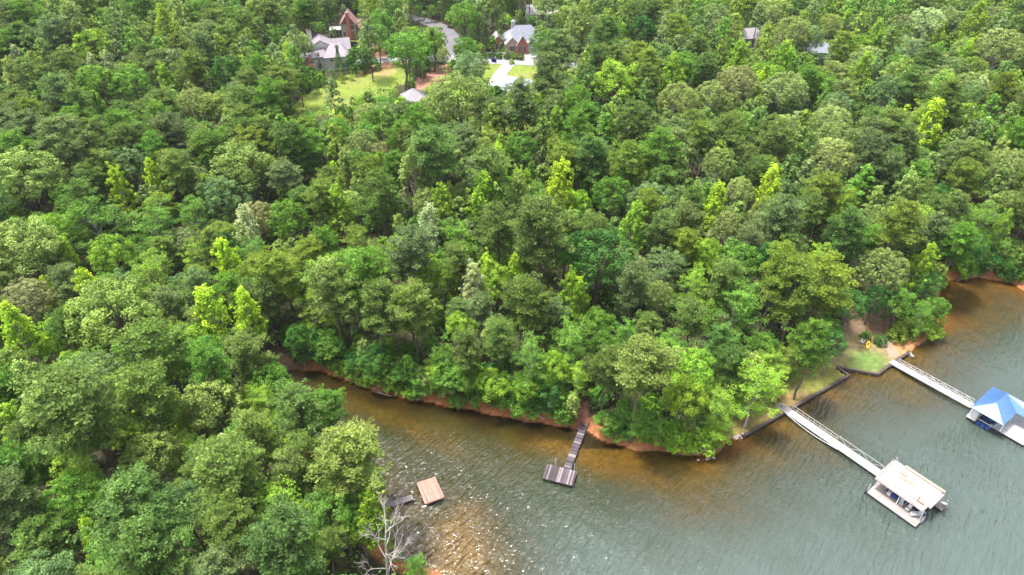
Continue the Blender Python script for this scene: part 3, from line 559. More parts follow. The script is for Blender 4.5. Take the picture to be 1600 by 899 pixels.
# bushes on the clay bank of the creek and the inlet
for i in range(120):
    if i < 74: u_ = 470 + i * 6.0 + rngT.uniform(-3, 3); b = np.interp(u_, [455,500,545,590,640,700,770,820,870,915], [578,580,597,612,624,634,648,656,664,670])
    elif i < 92: u_ = 940 + (i - 74) * 10; b = np.interp(u_, [940,1000,1060,1118], [688,702,708,706])
    elif i >= 120: u_ = np.interp(i, [120, 150], [425, 602]); b = np.interp(u_, [425,465,505,545,575,602], [648,684,712,746,772,815]) + 18 + rngT.uniform(0, 20)
    else: u_ = 1484 + (i - 92) * 4.4; b = np.interp(u_, [1480,1530,1578,1604], [434,431,438,455])
    v_ = b - rngT.uniform(8, 30)
    if abs(u_ - 910) < 14: continue
    g = at_ground(u_, v_, 1.0)
    if sdist(g[:2])[0] < .7: continue
    if i % 2 and i < 120:
        Dm = rngT.uniform(3.8, 6.2); k = 'LOT'[i // 2 % 3]; Dm *= .6 if k == 'T' else 1; trees.append(dict(k=k, x=g[0], y=g[1], z=float(terrain(g[:2])[0]), D=Dm, H=Dm * (2.4 if k == 'T' else 1.35), tone=['green', 'bright', 'green', 'deep', 'light'][rngT.integers(5)], prom=False, u=u_, v=v_ - 25, px=Dm / 110 * FPX)); continue
    Dm = rngT.uniform(2.4, 4.6); trees.append(dict(k='S', x=g[0], y=g[1], z=float(terrain(g[:2])[0]), D=Dm, H=Dm * rngT.uniform(.8, 1.15), tone=['green', 'bright', 'deep', 'green', 'light'][rngT.integers(5)], prom=False, u=u_, v=v_, px=Dm / 110 * FPX))
for i in range(480):
    u_ = rngT.uniform(445, 1140); b = np.interp(u_, [455,500,545,590,640,700,770,820,870,940,1000,1060,1118], [578,580,597,612,624,634,648,656,664,688,702,708,700]); v_ = b - rngT.uniform(10, 62)
    if abs(u_ - 908) < 13: continue
    g = at_ground(u_, v_, 0); d_ = sdist(g[:2])[0]
    if d_ < 2 or any(math.hypot(t['x'] - g[0], t['y'] - g[1]) < (1.7 if t['k'] in 'POLDX' else .33 * t['D'] + 1.5) for t in trees): continue
    k = 'ST'[int(rngT.random() < .35)]; Dm = rngT.uniform(3.0, 5.0) if k == 'S' else rngT.uniform(2.6, 3.8); Hh = Dm * (rngT.uniform(.8, 1.3) if k == 'S' else 2.3)
    trees.append(dict(k=k, x=g[0], y=g[1], z=g[2], D=Dm, H=Hh, tone=['green', 'bright', 'green', 'deep', 'dull'][rngT.integers(5)], prom=False, u=u_, v=v_ - Hh * 3, px=Dm / 115 * FPX))
# ---------------------------------------------------------------- plant the trees
def where(t):
    u_, v_ = t['u'], t['v']
    if u_ < 660 and v_ > 600 and u_ < 640: 
        if u_ > 500 and v_ > 740: return 'on the near shore by the red-brown dock'
        return 'in the near left wood'
    if t['k'] == 'S' and u_ < 930 and v_ > 540: return 'on the clay bank of the creek'
    if v_ > 560 and 820 < u_ < 1010: return 'near the old grey plank dock'
    if v_ > 520 and 1010 <= u_ < 1260: return 'on the point beside the shore lawn'
    if v_ > 440 and 1260 <= u_ < 1475: return 'behind the lawn with the yellow kayak'
    if v_ > 330 and u_ > 1440: return 'on the bank of the far right inlet'
    if v_ < 200 and 440 < u_ < 600: return 'near the mauve-roofed house'
    if v_ < 130 and 740 < u_ < 860: return 'near the brick house'
    if v_ < 200 and 600 <= u_ <= 740: return 'near the road bend'
    if v_ > 480 and u_ < 900: return 'in the wood above the creek'
    if v_ < 220: return 'in the far wood'
    return 'in the middle of the wood' if v_ < 420 else 'in the lower wood'
NOUN = {'P': 'pine', 'O': 'round-crowned oak', 'D': 'dome-topped oak', 'T': 'pointed young poplar', 'L': 'spreading open-branched tree', 'X': 'leafless dead tree', 'C': 'conical evergreen', 'S': 'leafy bush'}
GROUP = {'P': 'pines of the forest', 'O': 'oaks of the forest', 'D': 'dome-topped oaks of the forest', 'T': 'poplars of the forest', 'L': 'spreading hardwoods of the forest', 'X': 'dead trees in the forest', 'C': 'conical evergreens', 'S': 'bushes'}
def vis(t): return t['px'] + (0 if -40 < t['u'] < 1640 and -30 < t['v'] < 930 else -1000)
LIMIT = 290; counts = {}; far_mass = []; used = {}
order = sorted(trees, key=lambda t: -vis(t)); indiv = []
for t_ in order:
    counts[t_['k']] = counts.get(t_['k'], 0) + 1
    (indiv if counts[t_['k']] <= LIMIT and (vis(t_) > 0) else far_mass).append(t_)
print('TREES', counts, 'individuals', len(indiv), 'mass', len(far_mass))
indiv.sort(key=lambda t: (t['y'], t['x']))
SH = {'olive':'olive','grey':'grey-green','dull':'dull green','green':'mid-green','deep':'deep green','bright':'bright green','yellow':'vivid yellow-green','light':'light green','pale':'pale flecked','teal':'blue-green','warm':'yellow-olive','dead':'bare grey','brownish':'brownish','silver':'silvery','pink':'bare brown'}
SN = {'P':'pine','O':'oak','D':'domed oak','T':'poplar','L':'spreading tree','X':'dead tree','C':'cone evergreen','S':'bush'}
iu = np.array([[t['u'], t['v']] for t in indiv])
def relword(du, dv):
    return ('left of' if du > 0 else 'right of') if abs(du) > abs(dv) else ('behind' if dv > 0 else 'in front of')
def make_label(i):
    t = indiv[i]; D0 = KIND[t['k']][1]; size = 'large ' if t['D'] > D0 * 1.02 else ('small ' if t['D'] < D0 * .72 else ''); me_ = size + SH[t['tone']] + ' ' + SN[t['k']]
    d = np.hypot(iu[:, 0] - t['u'], (iu[:, 1] - t['v']) * 1.2); nb = [j for j in np.argsort(d)[1:16]]
    nb.sort(key=lambda j: d[j] * (.6 if indiv[j]['prom'] else 1) / (1 + indiv[j]['px'] / 80))
    area = where(t); last = None
    for a_ in range(9):
        for b_ in range(a_ + 1, 12):
            ja, jb = nb[a_], nb[b_]; A, B = indiv[ja], indiv[jb]
            ra, rb = relword(A['u'] - t['u'], A['v'] - t['v']), relword(B['u'] - t['u'], B['v'] - t['v'])
            if ra == rb: continue
            l = f"{me_} {ra} {SH[A['tone']]} {SN[A['k']]} and {rb} {SH[B['tone']]} {SN[B['k']]}"
            l2 = l + ' ' + area
            for q in (l2, l):
                if len(q.split()) <= 16 and q not in used: return q
            last = l
    return (last or me_) + ('' if last else ' ' + area)
labels = []
for i in range(len(indiv)):
    q = make_label(i); used[q] = 1; labels.append(q)
for ti_, t_ in enumerate(indiv):
    pr, D0, H0, fc, nm, cat = KIND[t_['k']]; pi = int(rngT.integers(len(pr)))
    if t_['tone'] == 'pink': pi = 2
    elif t_['k'] == 'X': pi = int(rngT.integers(2))
    tm, cm = pr[pi]; tone = t_['tone'] if t_['tone'] != 'pink' else 'dead'
    s = t_['D'] / D0; zs = t_['H'] / H0
    lab = labels[ti_]
    e = empty(nm, (t_['x'], t_['y'], t_['z'] - .1), rngT.uniform(0, 6.28), ' '.join(lab.split()[:16]), cat, GROUP[t_['k']])
    e.scale = (s, s, zs); e.rotation_euler[0] = rngT.normal() * .03; e.rotation_euler[1] = rngT.normal() * .03
    tr = bpy.data.objects.new('trunk', tm); COL.objects.link(tr); tr.parent = e
    if cm:
        c = bpy.data.objects.new('crown', cm); COL.objects.link(c); c.parent = e
        b = np.array(TONE[tone]) * rngT.uniform(.84, 1.18) * (1 + rngT.normal(size=3) * np.array([.045, .01, .08])); c.color = (*[float(max(0, q)) for q in b], 1)
# the remaining far trees and everything under the canopy, joined
def join_leaves(name, items):        # items: (centre, radii, n, size, colour)
    r = np.random.default_rng(99); V = []; T = []; B = []
    for c, rad, n, size, colr in items:
        d = unit(r.normal(size=(n, 3))); d[:, 2] = np.abs(d[:, 2]) * 1.0 - .25 * (r.random(n) < .4); P = np.asarray(c) + d * np.asarray(rad) * r.uniform(.6, 1.05, (n, 1)); nn = unit(d + [0, 0, .3] + r.normal(size=(n, 3)) * .35)
        t = unit(np.cross(nn, r.normal(size=(n, 3)))); b = np.cross(nn, t); h = size * r.uniform(.35, .65, (n, 1))
        V.append(np.stack([P - t * h, P + b * h * .6, P + t * h, P - b * h * .6], 1).reshape(-1, 3)); T.append(np.repeat(r.uniform(.1, .9, n), 4)); B.append(np.tile(np.asarray(colr) * r.uniform(.85, 1.15), (n * 4, 1)))
    V = np.concatenate(V); return link(name, np_mesh(name, V, np.arange(len(V)).reshape(-1, 4), [M['leafattr']], {'tint': np.concatenate(T), 'base': np.concatenate(B)}), kind='stuff')
items = []
for t_ in far_mass:
    H_, D_ = t_['H'], t_['D']; tone = TONE.get(t_['tone'], (.06, .1, .03)); rr = np.random.default_rng(int(t_['x'] * 100) & 0xffff)
    for k in range(16):
        t = (k + .5) / 16; a = k * 2.4; L = D_ * .36 * (1 - t ** 2.2) * rr.uniform(.6, 1.1) + .1
        items.append(((t_['x'] + math.cos(a) * L, t_['y'] + math.sin(a) * L, t_['z'] + H_ * (.5 + .47 * t)), (D_ * .19, D_ * .19, D_ * .14), 34, .75, tone))
if items:
    o = join_leaves('distant_pine_wood', items)
    tb = [(np.array([[t_['x'], t_['y'], t_['z'] - .5], [t_['x'], t_['y'], t_['z'] + t_['H'] * .9]]), np.array([.22, .06])) for t_ in far_mass]
    V, F = tube(tb, 4); link('distant_pine_trunks', np_mesh('distant_pine_trunks', V, F, [M['bark']]), kind='stuff')
items = []
us = np.column_stack([rngT.uniform(-240, 240, 25000), rngT.uniform(34, 330, 25000)]); uz = terrain(us)
uu, uv, _ = project(np.column_stack([us, uz + 1.5])); okk = (uu > -80) & (uu < 1680) & (uv > -20) & (uv < 960) & (sdist(us) > 2.2)
for (x, y), z, u_, v_ in zip(us[okk], uz[okk], uu[okk], uv[okk]):
    if ((abs(ku[:, 0] - u_) < 9) & (abs(ku[:, 1] - v_) < 9)).any(): continue
    h = rngT.uniform(1.0, 4.6); items.append(((x, y, z + h * .5), (rngT.uniform(1.0, 2.2), rngT.uniform(1.0, 2.2), h * .7), 26, .62, [TONE['green'], TONE['deep'], TONE['deep'], TONE['dull']][rngT.integers(4)]))
join_leaves('forest_understory', items)
#@@PART2
# ---------------------------------------------------------------- docks on the lake
ANG = R(-53.2)
def rbox(mb, x0, x1, y0, y1, z0, z1): return mb.box(x0, x1, y0, y1, z0, z1)
def part(nm, m, par, *boxes, bevel=0):
    mb = MB()
    for b in boxes: mb.box(*b)
    return mb.build(nm, m, par, bevel)
def bars(nm, m, par, segs, w=.04):
    mb = MB()
    for a, b in segs: mb.bar(a, b, w)
    return mb.build(nm, m, par)
rD = np.random.default_rng(5)
def board_run(par, m, n, x0, dx, y0, y1, z, th=.045, gap=.03, axis='x', alt=None, nm='plank', skip=()):
    meshes = {}
    for i in range(n):
        if i in skip: continue
        mm = alt[1] if alt and i in alt[0] else m
        if mm.name not in meshes:
            mb = MB(); L = y1 - y0
            if axis == 'x': mb.box(gap / 2, dx - gap / 2, 0, L, -th, 0)
            else: mb.box(0, L, gap / 2, dx - gap / 2, -th, 0)
            me = bpy.data.meshes.new(nm); me.from_pydata(mb.v, [], mb.f); me.materials.append(mm); meshes[mm.name] = me
        o = link(nm, meshes[mm.name], par); j = rD.uniform(-.04, .04); zz = z + rD.uniform(-.008, .012)
        o.location = (x0 + i * dx, y0 + j, zz) if axis == 'x' else (y0 + j, x0 + i * dx, zz); o.rotation_euler = (0, 0, rD.normal() * .008)
# sun-deck boat dock
bd = empty('boat_dock', (52.9, 64.4, 0), ANG, 'floating dock topped by a railed white sun deck, joined to the nearer gangway', 'dock')
part('deck', M['deck'], bd, (0,7.35,0,2.5,.5,.62), bevel=.02); part('deck', M['deck'], bd, (0,1.5,2.503,5.6,.5,.62)); part('deck', M['deck'], bd, (0,8.25,5.603,7.05,.5,.62), bevel=.02)
part('float', M['black'], bd, (.08,7.27,.08,2.42,-.12,.497), bevel=.05); part('float', M['black'], bd, (.08,8.17,5.68,6.97,-.12,.497), bevel=.05); part('float', M['black'], bd, (.1,1.4,2.6,5.5,-.12,.495))
part('fascia', M['greydeck'], bd, (-.03,7.38,-.035,-.003,.42,.60)); part('fascia', M['tan'], bd, (7.353,7.39,0,2.5,.42,.60)); part('fascia', M['tan'], bd, (8.253,8.29,5.6,7.05,.42,.60))
for x in (.25, 3.7, 7.15):
    for y in (1.35, 5.75): part('post', M['alu'], bd, (x-.05,x+.05,y-.05,y+.05,.62,2.65))
bars('brace', M['alu'], bd, [((.25,1.35,2.3),(1.2,1.35,2.65)),((7.15,1.35,2.3),(6.2,1.35,2.65)),((3.7,1.35,2.3),(4.5,1.35,2.65)),((.25,5.75,2.3),(1.2,5.75,2.65))], .05)
ud = part('upper_deck', M['deck'], bd, (-.12,7.1,1.0,6.75,2.65,2.85), bevel=.02)
part('upper_deck', M['deck'], bd, (7.103,7.5,2.4,6.6,2.66,2.84)); part('bench', M['tan'], bd, (1.5,7.4,6.2,6.62,3.2,3.28), (1.6,1.75,6.25,6.6,2.85,3.2), (4.5,4.65,6.25,6.6,2.85,3.2), (6.9,7.05,6.25,6.6,2.85,3.2)); part('bench_back', M['white'], bd, (1.5,7.1,6.06,6.14,2.85,3.1))
z0, z1 = 2.85, 3.75
rl = []
for x in np.linspace(-.05, 7.0, 9): rl.append(((x,1.15,z0),(x,1.15,z1)))
for y in np.linspace(1.15, 5.2, 5): rl.append(((-.08,y,z0),(-.08,y,z1)))
for y in np.linspace(1.15, 4.6, 4): rl.append(((7.0,y,z0),(7.0,y,z1)))
bars('rail_posts', M['alu'], bd, rl, .035); bars('top_rail', M['brown'], bd, [((-.1,1.15,z1),(7.05,1.15,z1))], .04); bars('top_rail', M['tan'], bd, [((-.08,1.15,z1),(-.08,5.9,z1)), ((7.0,1.15,z1),(7.0,4.7,z1))], .03)
bars('cable', M['alu'], bd, [((-.08,1.15,z),(7.0,1.15,z)) for z in (3.15,3.45)] + [((-.08,1.15,z),(-.08,5.9,z)) for z in (3.15,3.45)], .015)
st = part('stair', M['deck'], bd, *[(7.8 + .0, 8.3, 6.9 - i*.28, 7.15 - i*.28, .85 + i*.23, .90 + i*.23) for i in range(8)]); bars('stringer', M['alu'], bd, [((7.8,7.15,.65),(7.8,4.9,2.7)),((8.3,7.15,.65),(8.3,4.9,2.7)),((8.3,7.15,1.5),(8.3,4.9,3.6))], .05)
bars('ladder', M['alu'], bd, [((7.45,2.0,-.3),(7.45,2.0,1.4)),((7.45,1.55,-.3),(7.45,1.55,1.4)),((7.45,1.55,.2),(7.45,2.0,.2)),((7.45,1.55,.8),(7.45,2.0,.8))], .04)
bars('mooring_pole', M['alu'], bd, [((-.1,.35,0),(-.1,.35,2.0))], .05); bars('mooring_pole', M['alu'], bd, [((0,6.9,0),(-.1,6.9,3.4)),((-.1,6.9,3.4),(1.2,7.1,.65))], .05)
part('corner_bumper', M['black'], bd, (-.3,0,-.15,.25,.2,.75), bevel=.05)
lf = empty('boat_lift', (0,0,0), 0, 'blue boat lift floats with white beams in the slip under the sun deck', 'boat lift'); lf.matrix_world = bd.matrix_basis @ Matrix.Translation((1.9,2.55,0))
for y in (.0, .72): part('lift_float', M['tarp'], lf, (.3,2.6,y,y+.6,-.05,.55), bevel=.08); part('lift_float', M['navy'], lf, (2.7,5.3,y,y+.6,-.05,.5), bevel=.08)
part('beam', M['white'], lf, (.2,5.3,.58,.74,.56,.72)); part('beam', M['white'], lf, (2.55,2.72,-.02,1.9,.56,.70)); part('bunk', M['black'], lf, (.3,5.3,1.5,1.72,.55,.75))
def local(o, x, y, z, rz=0): o.matrix_world = bd.matrix_basis @ Matrix.Translation((x, y, z)) @ Matrix.Rotation(rz, 4, 'Z'); return o
def chest(x, y, mm, label, w=.75, d=.6, h=.55):
    o = local(empty('storage_box', (0,0,0), 0, label, 'storage box'), x, y, .62, .05); part('body', mm, o, (0,w,0,d,0,h), bevel=.03); part('lid', mm, o, (-.03,w+.03,-.03,d+.03,h+.003,h+.07), bevel=.02)
chest(2.55, 2.0, M['tarp'], 'bright blue box at the slip edge below the sun deck'); chest(1.95, 1.8, M['white'], 'white box left of the bright blue box on the dock', .5, .5, .5)
def chair(x, y, rz, label, lounge=False):
    o = local(empty('deck_chair', (0,0,0), 0, label, 'chair', 'white chairs on the dock platform'), x, y, .62, rz); L = 1.2 if lounge else .52
    part('seat', M['white'], o, (0,.52,0,L,.34,.40), bevel=.01); mb = MB(); mb.quadbox([(0,L,.36),(.52,L,.36),(.52,L+.06,.36),(0,L+.06,.36),(0,L+.25,.95),(.52,L+.25,.95),(.52,L+.31,.95),(0,L+.31,.95)]).build('backrest', M['white'], o)
    for lx in (.03, .45):
        for ly in (.03, L-.06): part('leg', M['white'], o, (lx,lx+.05,ly,ly+.05,0,.34))
        part('armrest', M['white'], o, (lx-.02,lx+.07,.05,L+.1,.58,.62))
chair(4.0, 1.35, .3, 'leftmost white chair on the lower dock platform, nearest the blue box'); chair(4.95, 1.3, -.1, 'middle white chair on the lower dock platform'); chair(5.75, 1.15, -.6, 'long white lounge chair, rightmost on the lower dock platform', True)
lp = local(empty('lumber_pile', (0,0,0), 0, 'small pile of tan boards lying on the upper sun deck', 'lumber'), 2.0, 4.1, 2.86, .03)
for i, (x, y, z, L, mm) in enumerate([(0,0,0,2.1,'tan'),(.1,.2,0,2.0,'tan'),(-.1,.4,0,1.9,'palewood'),(.05,.1,.07,2.0,'tan'),(-.5,.75,0,1.1,'tan'),(-.55,.95,0,1.1,'tan'),(-.45,1.15,0,1.0,'tan'),(-.5,.85,.07,1.0,'tan')]): part('plank', M[mm], lp, (x,x+L,y,y+.17,z,z+.06))
lb = local(empty('bench_frame', (0,0,0), 0, 'brown L-shaped wooden frame at the right end of the sun deck', 'frame'), 5.6, 2.0, 2.86, .1); part('rail', M['brown'], lb, (0,.1,0,1.1,0,.25)); part('rail', M['brown'], lb, (.103,1.0,0,.1,0,.25))
# gangways
def gangway(x, y, z, ang, L, w, label, mm, two_sided, plates, mode):
    g = empty('gangway', (x, y, z), ang, label, 'gangway')
    n = plates; dx = L / n; meshes = []
    for i in range(n):
        m_ = M[mm] if not (mode == 1 and (i == 2 or i > n * .55)) else M['greydeck'] if (i % 2 == 0 or i == 2) else M['deck']
        p_ = part('deck_plate', m_, g, (.012, dx - .012, 0, w, .10, .15)); p_.location = (i * dx, 0, rD.uniform(0, .006))
    part('side_beam', M['alu'], g, (0,L,-.06,-.003,-.06,.17)); part('side_beam', M['alu'], g, (0,L,w+.003,w+.06,-.06,.17))
    def side(yy, xa, xb, h, step, diag, mid):
        sg = []; nn = int(round((xb - xa) / step)); xs = np.linspace(xa, xb, nn + 1)
        for i, q in enumerate(xs):
            sg.append(((q,yy,.12),(q,yy,h)))
            if diag and i < nn: sg.append(((q,yy,.12 if i % 2 else h),(xs[i+1],yy,h if i % 2 else .12)))
        bars('railing', M['alu'], g, sg, .032); bars('handrail', M['white'], g, [((xa,yy,h),(xb,yy,h))] + ([((xa,yy,h*.5),(xb,yy,h*.5))] if mid else []), .05)
    if mode == 1:
        side(w + .04, 2.2, L * .56, 1.15, 1.1, False, True); side(w + .04, L * .57, L - .6, 1.25, 1.7, True, False)
        bars('railing', M['alu'], g, [((q,-.04,-.25),(q,-.04,.15)) for q in np.linspace(2.2, L*.6, 8)], .03); xs = np.linspace(2.2, L * .62, 12); bars('bowed_beam', M['alu'], g, [((xs[i],-.05 - .45 * math.sin(math.pi*i/11),-.1),(xs[i+1],-.05 - .45 * math.sin(math.pi*(i+1)/11),-.1)) for i in range(11)], .06)
        bars('deck_seam', M['alu'], g, [((0,w*.5,.155),(L*.55,w*.5,.155))], .012)
    else: side(w + .04, .9, L - .2, 1.05, 1.0, True, True)
    return g
d1 = math.atan2(67.0 - 82.25, 56.0 - 44.7)
gangway(44.75, 82.05, .58, d1, 18.9, 1.25, 'long aluminium gangway with grey-white plates from the brown lawn to the sun-deck dock', 'deck', True, 16, 1)
d2 = math.atan2(81.9 - 92.8, 77.5 - 69.0)
gangway(68.9, 92.75, .58, d2, 14.2, 1.1, 'white gangway with truss railing from the green lawn to the blue-roofed dock', 'wgang', False, 8, 2)
# blue roofed boathouse
bh = empty('boathouse', (75.5, 79.2, 0), ANG, 'floating boathouse with blue metal roof and wide white deck at the right edge', 'boathouse')
part('deck', M['white'], bh, (-.15,1.3,.55,7.3,.5,.62), bevel=.02); part('deck', M['white'], bh, (3.55,8.3,1.45,7.3,.5,.62), bevel=.02); part('deck', M['white'], bh, (1.303,3.547,5.6,7.3,.5,.62))
part('float', M['black'], bh, (-.07,1.22,.63,7.2,-.12,.497), bevel=.05); part('float', M['black'], bh, (3.63,8.22,1.53,7.2,-.12,.497), bevel=.05)
part('fascia', M['tan'], bh, (8.303,8.34,1.45,7.3,.42,.6))
lk = part('storage_locker', M['white'], bh, (.0,1.2,.75,3.0,.62,2.7), bevel=.02); part('door', M['greydeck'], bh, (1.203,1.23,1.2,2.3,.66,2.4))
for x, y in ((.1,.7),(4.75,.3 + 1.25),(4.75,4.9),(.1,7.2),(8.9 - .8,7.2)): part('post', M['alu'], bh, (x-.06,x+.06,y-.06,y+.06,.62,3.15))
bars('brace', M['alu'], bh, [((4.75,1.6,1.8),(4.4,.3,3.1)),((3.65,1.6,.62),(4.6,.2,3.1))], .06)
W_, S_, V_, N_, FE, SE, P1, P2_, RE = (-.1,-.1,3.2),(4.95,-.1,3.2),(4.95,4.5,3.2),(-.1,7.7,3.2),(10.2,7.7,3.2),(10.2,4.5,3.2),(2.42,1.9,4.9),(2.42,5.6,4.9),(9.0,6.1,4.55)
def ribs(par, A, B, C_, D_, n, m):      # standing seams from eave A-B to top C_-D_
    A, B, C_, D_ = map(Vector, (A, B, C_, D_)); mb = MB(); nr = (B - A).cross(D_ - A).normalized(); nr = nr if nr.z > 0 else -nr
    for i in range(1, n):
        t = i / n; a = A.lerp(B, t); tt = (t if (D_ - C_).length > .1 else 0); b = C_.lerp(D_, tt)
        if (D_ - C_).length < .1:
            e = C_; dirv = (e - (A + (B - A) * ((e - A).dot(B - A) / (B - A).length_squared))); fr = min(t / max(.01, (e - A).dot(B - A) / (B - A).length_squared), (1 - t) / max(.01, 1 - (e - A).dot(B - A) / (B - A).length_squared)); b = a + dirv * fr
        mb.bar(a + nr * .03, b + nr * .03, .035)
    mb.build('seam', m, par)
for pts in ((W_,P1,S_),(W_,N_,P2_,P1),(S_,P1,P2_,V_),(V_,P2_,RE,SE),(N_,FE,RE,P2_),(FE,SE,RE)):
    fc = MB(); c = np.mean(pts, 0); nn = np.cross(np.subtract(pts[1], pts[0]), np.subtract(pts[2], pts[0])); pts = pts if nn[2] > 0 else pts[::-1]
    rp = fc.slab(pts, .07).build('roof_panel', M['bluemetal'], bh)
ribs(bh, W_, S_, P1, P1, 14, M['bluemetal']); ribs(bh, W_, N_, P1, P2_, 20, M['bluemetal']); ribs(bh, S_, V_, P1, P2_, 13, M['bluemetal']); ribs(bh, V_, SE, P2_, RE, 12, M['bluemetal'])
bars('ridge_cap', M['bluemetal'], bh, [(P1,P2_),(P2_,RE),(W_,P1),(S_,P1),(N_,P2_),(V_,P2_)], .07)
l2 = empty('boat_lift', (0,0,0), 0, 'boat lift with square blue floats in the slip of the blue-roofed boathouse', 'boat lift'); l2.matrix_world = bh.matrix_basis @ Matrix.Translation((1.4,.75,0))
for x in (.02, .72, 1.42):
    for y in (0, 1.7): part('lift_float', M['tarp'], l2, (x,x+.6,y,y+.7,-.05,.5), bevel=.08)
part('beam', M['white'], l2, (0,2.05,.75,.9,.5,.65)); part('beam', M['black'], l2, (.3,.45,.9,4.5,.52,.66)); part('beam', M['black'], l2, (1.6,1.75,.9,4.5,.52,.66))
lt = empty('dock_lamp', (0,0,0), 0, 'small white cage and post at the front corner of the boathouse slip', 'lamp'); lt.matrix_world = bh.matrix_basis @ Matrix.Translation((3.4,1.2,0)); bars('post', M['brown'], lt, [((0,0,-.5),(0,0,.8))], .12); part('cage', M['white'], lt, (-.18,.18,-.18,.18,.8,.86), (-.18,.18,-.18,.18,1.1,1.16), (-.16,-.1,-.16,.16,.86,1.1), (.1,.16,-.16,.16,.86,1.1))
# old grey dock
od = empty('plank_dock', (4.6, 66.9, 0), R(-17.2), 'old weathered grey plank dock with bleached boards and a narrow walkway to the clay bank', 'dock')
board_run(od, M['oldwood'], 18, 0, .265, 0, 2.9, .56, alt=((2,8,9,14,16), M['palewood']))
part('frame', M['wallwood'], od, (.02,4.75,.05,.17,.3,.51), (.02,4.75,2.7,2.82,.3,.51), (.02,.14,.2,2.68,.3,.5), (4.63,4.75,.2,2.68,.3,.5)); part('float', M['black'], od, (.1,4.65,.2,2.65,-.1,.29))
ow = part('walkway_beam', M['wallwood'], od, (0,9.9,0,.1,.3,.49), (0,9.9,.95,1.05,.3,.49)); ow.location = (3.05 - .55 + 1.2, 2.9, 0); ow.rotation_euler = (0, 0, R(86.5))
oa = R(86.5); c0, s0 = math.cos(oa), math.sin(oa); meshes = {}
for i in range(36):
    if i in (31, 33): continue
    mm = M['palewood'] if i in (1, 9, 10, 20, 27) else M['oldwood']
    if mm.name not in meshes:
        mb = MB(); mb.box(.012, .258, -.06, 1.12, -.045, 0); me = bpy.data.meshes.new('plank'); me.from_pydata(mb.v, [], mb.f); me.materials.append(mm); meshes[mm.name] = me
    o = link('plank', meshes[mm.name], od); q = i * .272; o.location = (3.7 + c0 * q, 2.93 + s0 * q, .545 + rD.uniform(-.01, .015)); o.rotation_euler = (0, 0, oa + rD.normal() * .02)
for x in (-.1, 1.15):
    for q in (9.9, 8.1): b_ = part('piling', M['wallwood'], od, (-.08,.08,-.08,.08,-.8,.95)); b_.location = (3.7 + c0 * q - s0 * x, 2.93 + s0 * q + c0 * x, 0)
bars('pole', M['alu'], od, [((1.3,3.0,-.4),(1.3,3.0,2.1))], .07); bars('pole', M['alu'], od, [((4.25,3.0,-.4),(4.25,3.0,1.9))], .07)
# red-brown dock
rd = empty('swim_dock', (-14.4, 66.0, 0), R(-66), 'square red-brown plank dock beside the near left shore', 'dock')
board_run(rd, M['redwood'], 12, 0, .245, 0, 4.1, .62, axis='y', alt=((), M['tan']))
part('frame', M['redwood'], rd, (.0,4.1,.03,.12,.34,.57), (.0,4.1,2.82,2.91,.34,.57), (.0,.1,.13,2.8,.34,.57), (4.0,4.1,.13,2.8,.34,.57)); part('float', M['black'], rd, (.15,3.95,.2,2.75,-.1,.33)); bars('pole', M['white'], rd, [((.1,-.12,-.3),(.1,-.12,2.0))], .07)
wk = empty('walkway', (-18.9, 61.3, 0), R(22), 'short grey plank walkway joining the near shore to the red-brown dock', 'walkway'); board_run(wk, M['palewood'], 17, 0, .28, 0, .95, .55, alt=((2,5,6,9), M['palewood'])); part('beam', M['wallwood'], wk, (0,4.7,.05,.15,.3,.5), (0,4.7,.8,.9,.3,.5))
# timber seawalls
def seawall(pts, label):
    w = empty('seawall', (*pts[0], 0), 0, label, 'wall'); o0 = np.array(pts[0])
    for si in range(len(pts) - 1):
        a, b = np.array(pts[si]), np.array(pts[si + 1]); d = b - a; L = np.linalg.norm(d); an = math.atan2(d[1], d[0]); nrm = np.array([d[1], -d[0]]) / L; n = max(1, int(round(L / 2.3))); l = L / n; meshes = []
        for lv, (za, zb, off, th) in enumerate(((-1.0,.02,.06,.26), (.03,.30,.05,.24), (.31,.60,.03,.26))):
            mb = MB(); mb.box(.012, l - .012, -off - th + .22, -off + .22, za, zb); me = bpy.data.meshes.new('timber'); me.from_pydata(mb.v, [], mb.f); me.materials.append(M['wallwood']); meshes.append(me)
        mc = MB(); mc.box(.01, l - .01, -.2, .24, .605, .66); me = bpy.data.meshes.new('cap'); me.from_pydata(mc.v, [], mc.f); me.materials.append(M['wallwood'])
        mpz = MB(); mpz.box(-.07, .07, -.3, -.16, -1, .5); mp_ = bpy.data.meshes.new('pile'); mp_.from_pydata(mpz.v, [], mpz.f); mp_.materials.append(M['wallwood'])
        for i in range(n):
            p = a + d * (i / n) - o0
            for me_ in meshes: q = link('timber', me_, w); q.location = (p[0], p[1], 0); q.rotation_euler = (0, 0, an)
            q = link('cap', me, w); q.location = (p[0], p[1], rD.uniform(-.02,.02)); q.rotation_euler = (0, 0, an)
            q = link('pile', mp_, w); q.location = (p[0], p[1], 0); q.rotation_euler = (0, 0, an)
seawall(WALL_A, 'long dark timber seawall along the brown lawn, crossed by the nearer gangway'); seawall(WALL_B, 'angled dark timber seawall in front of the green lawn with the kayak')
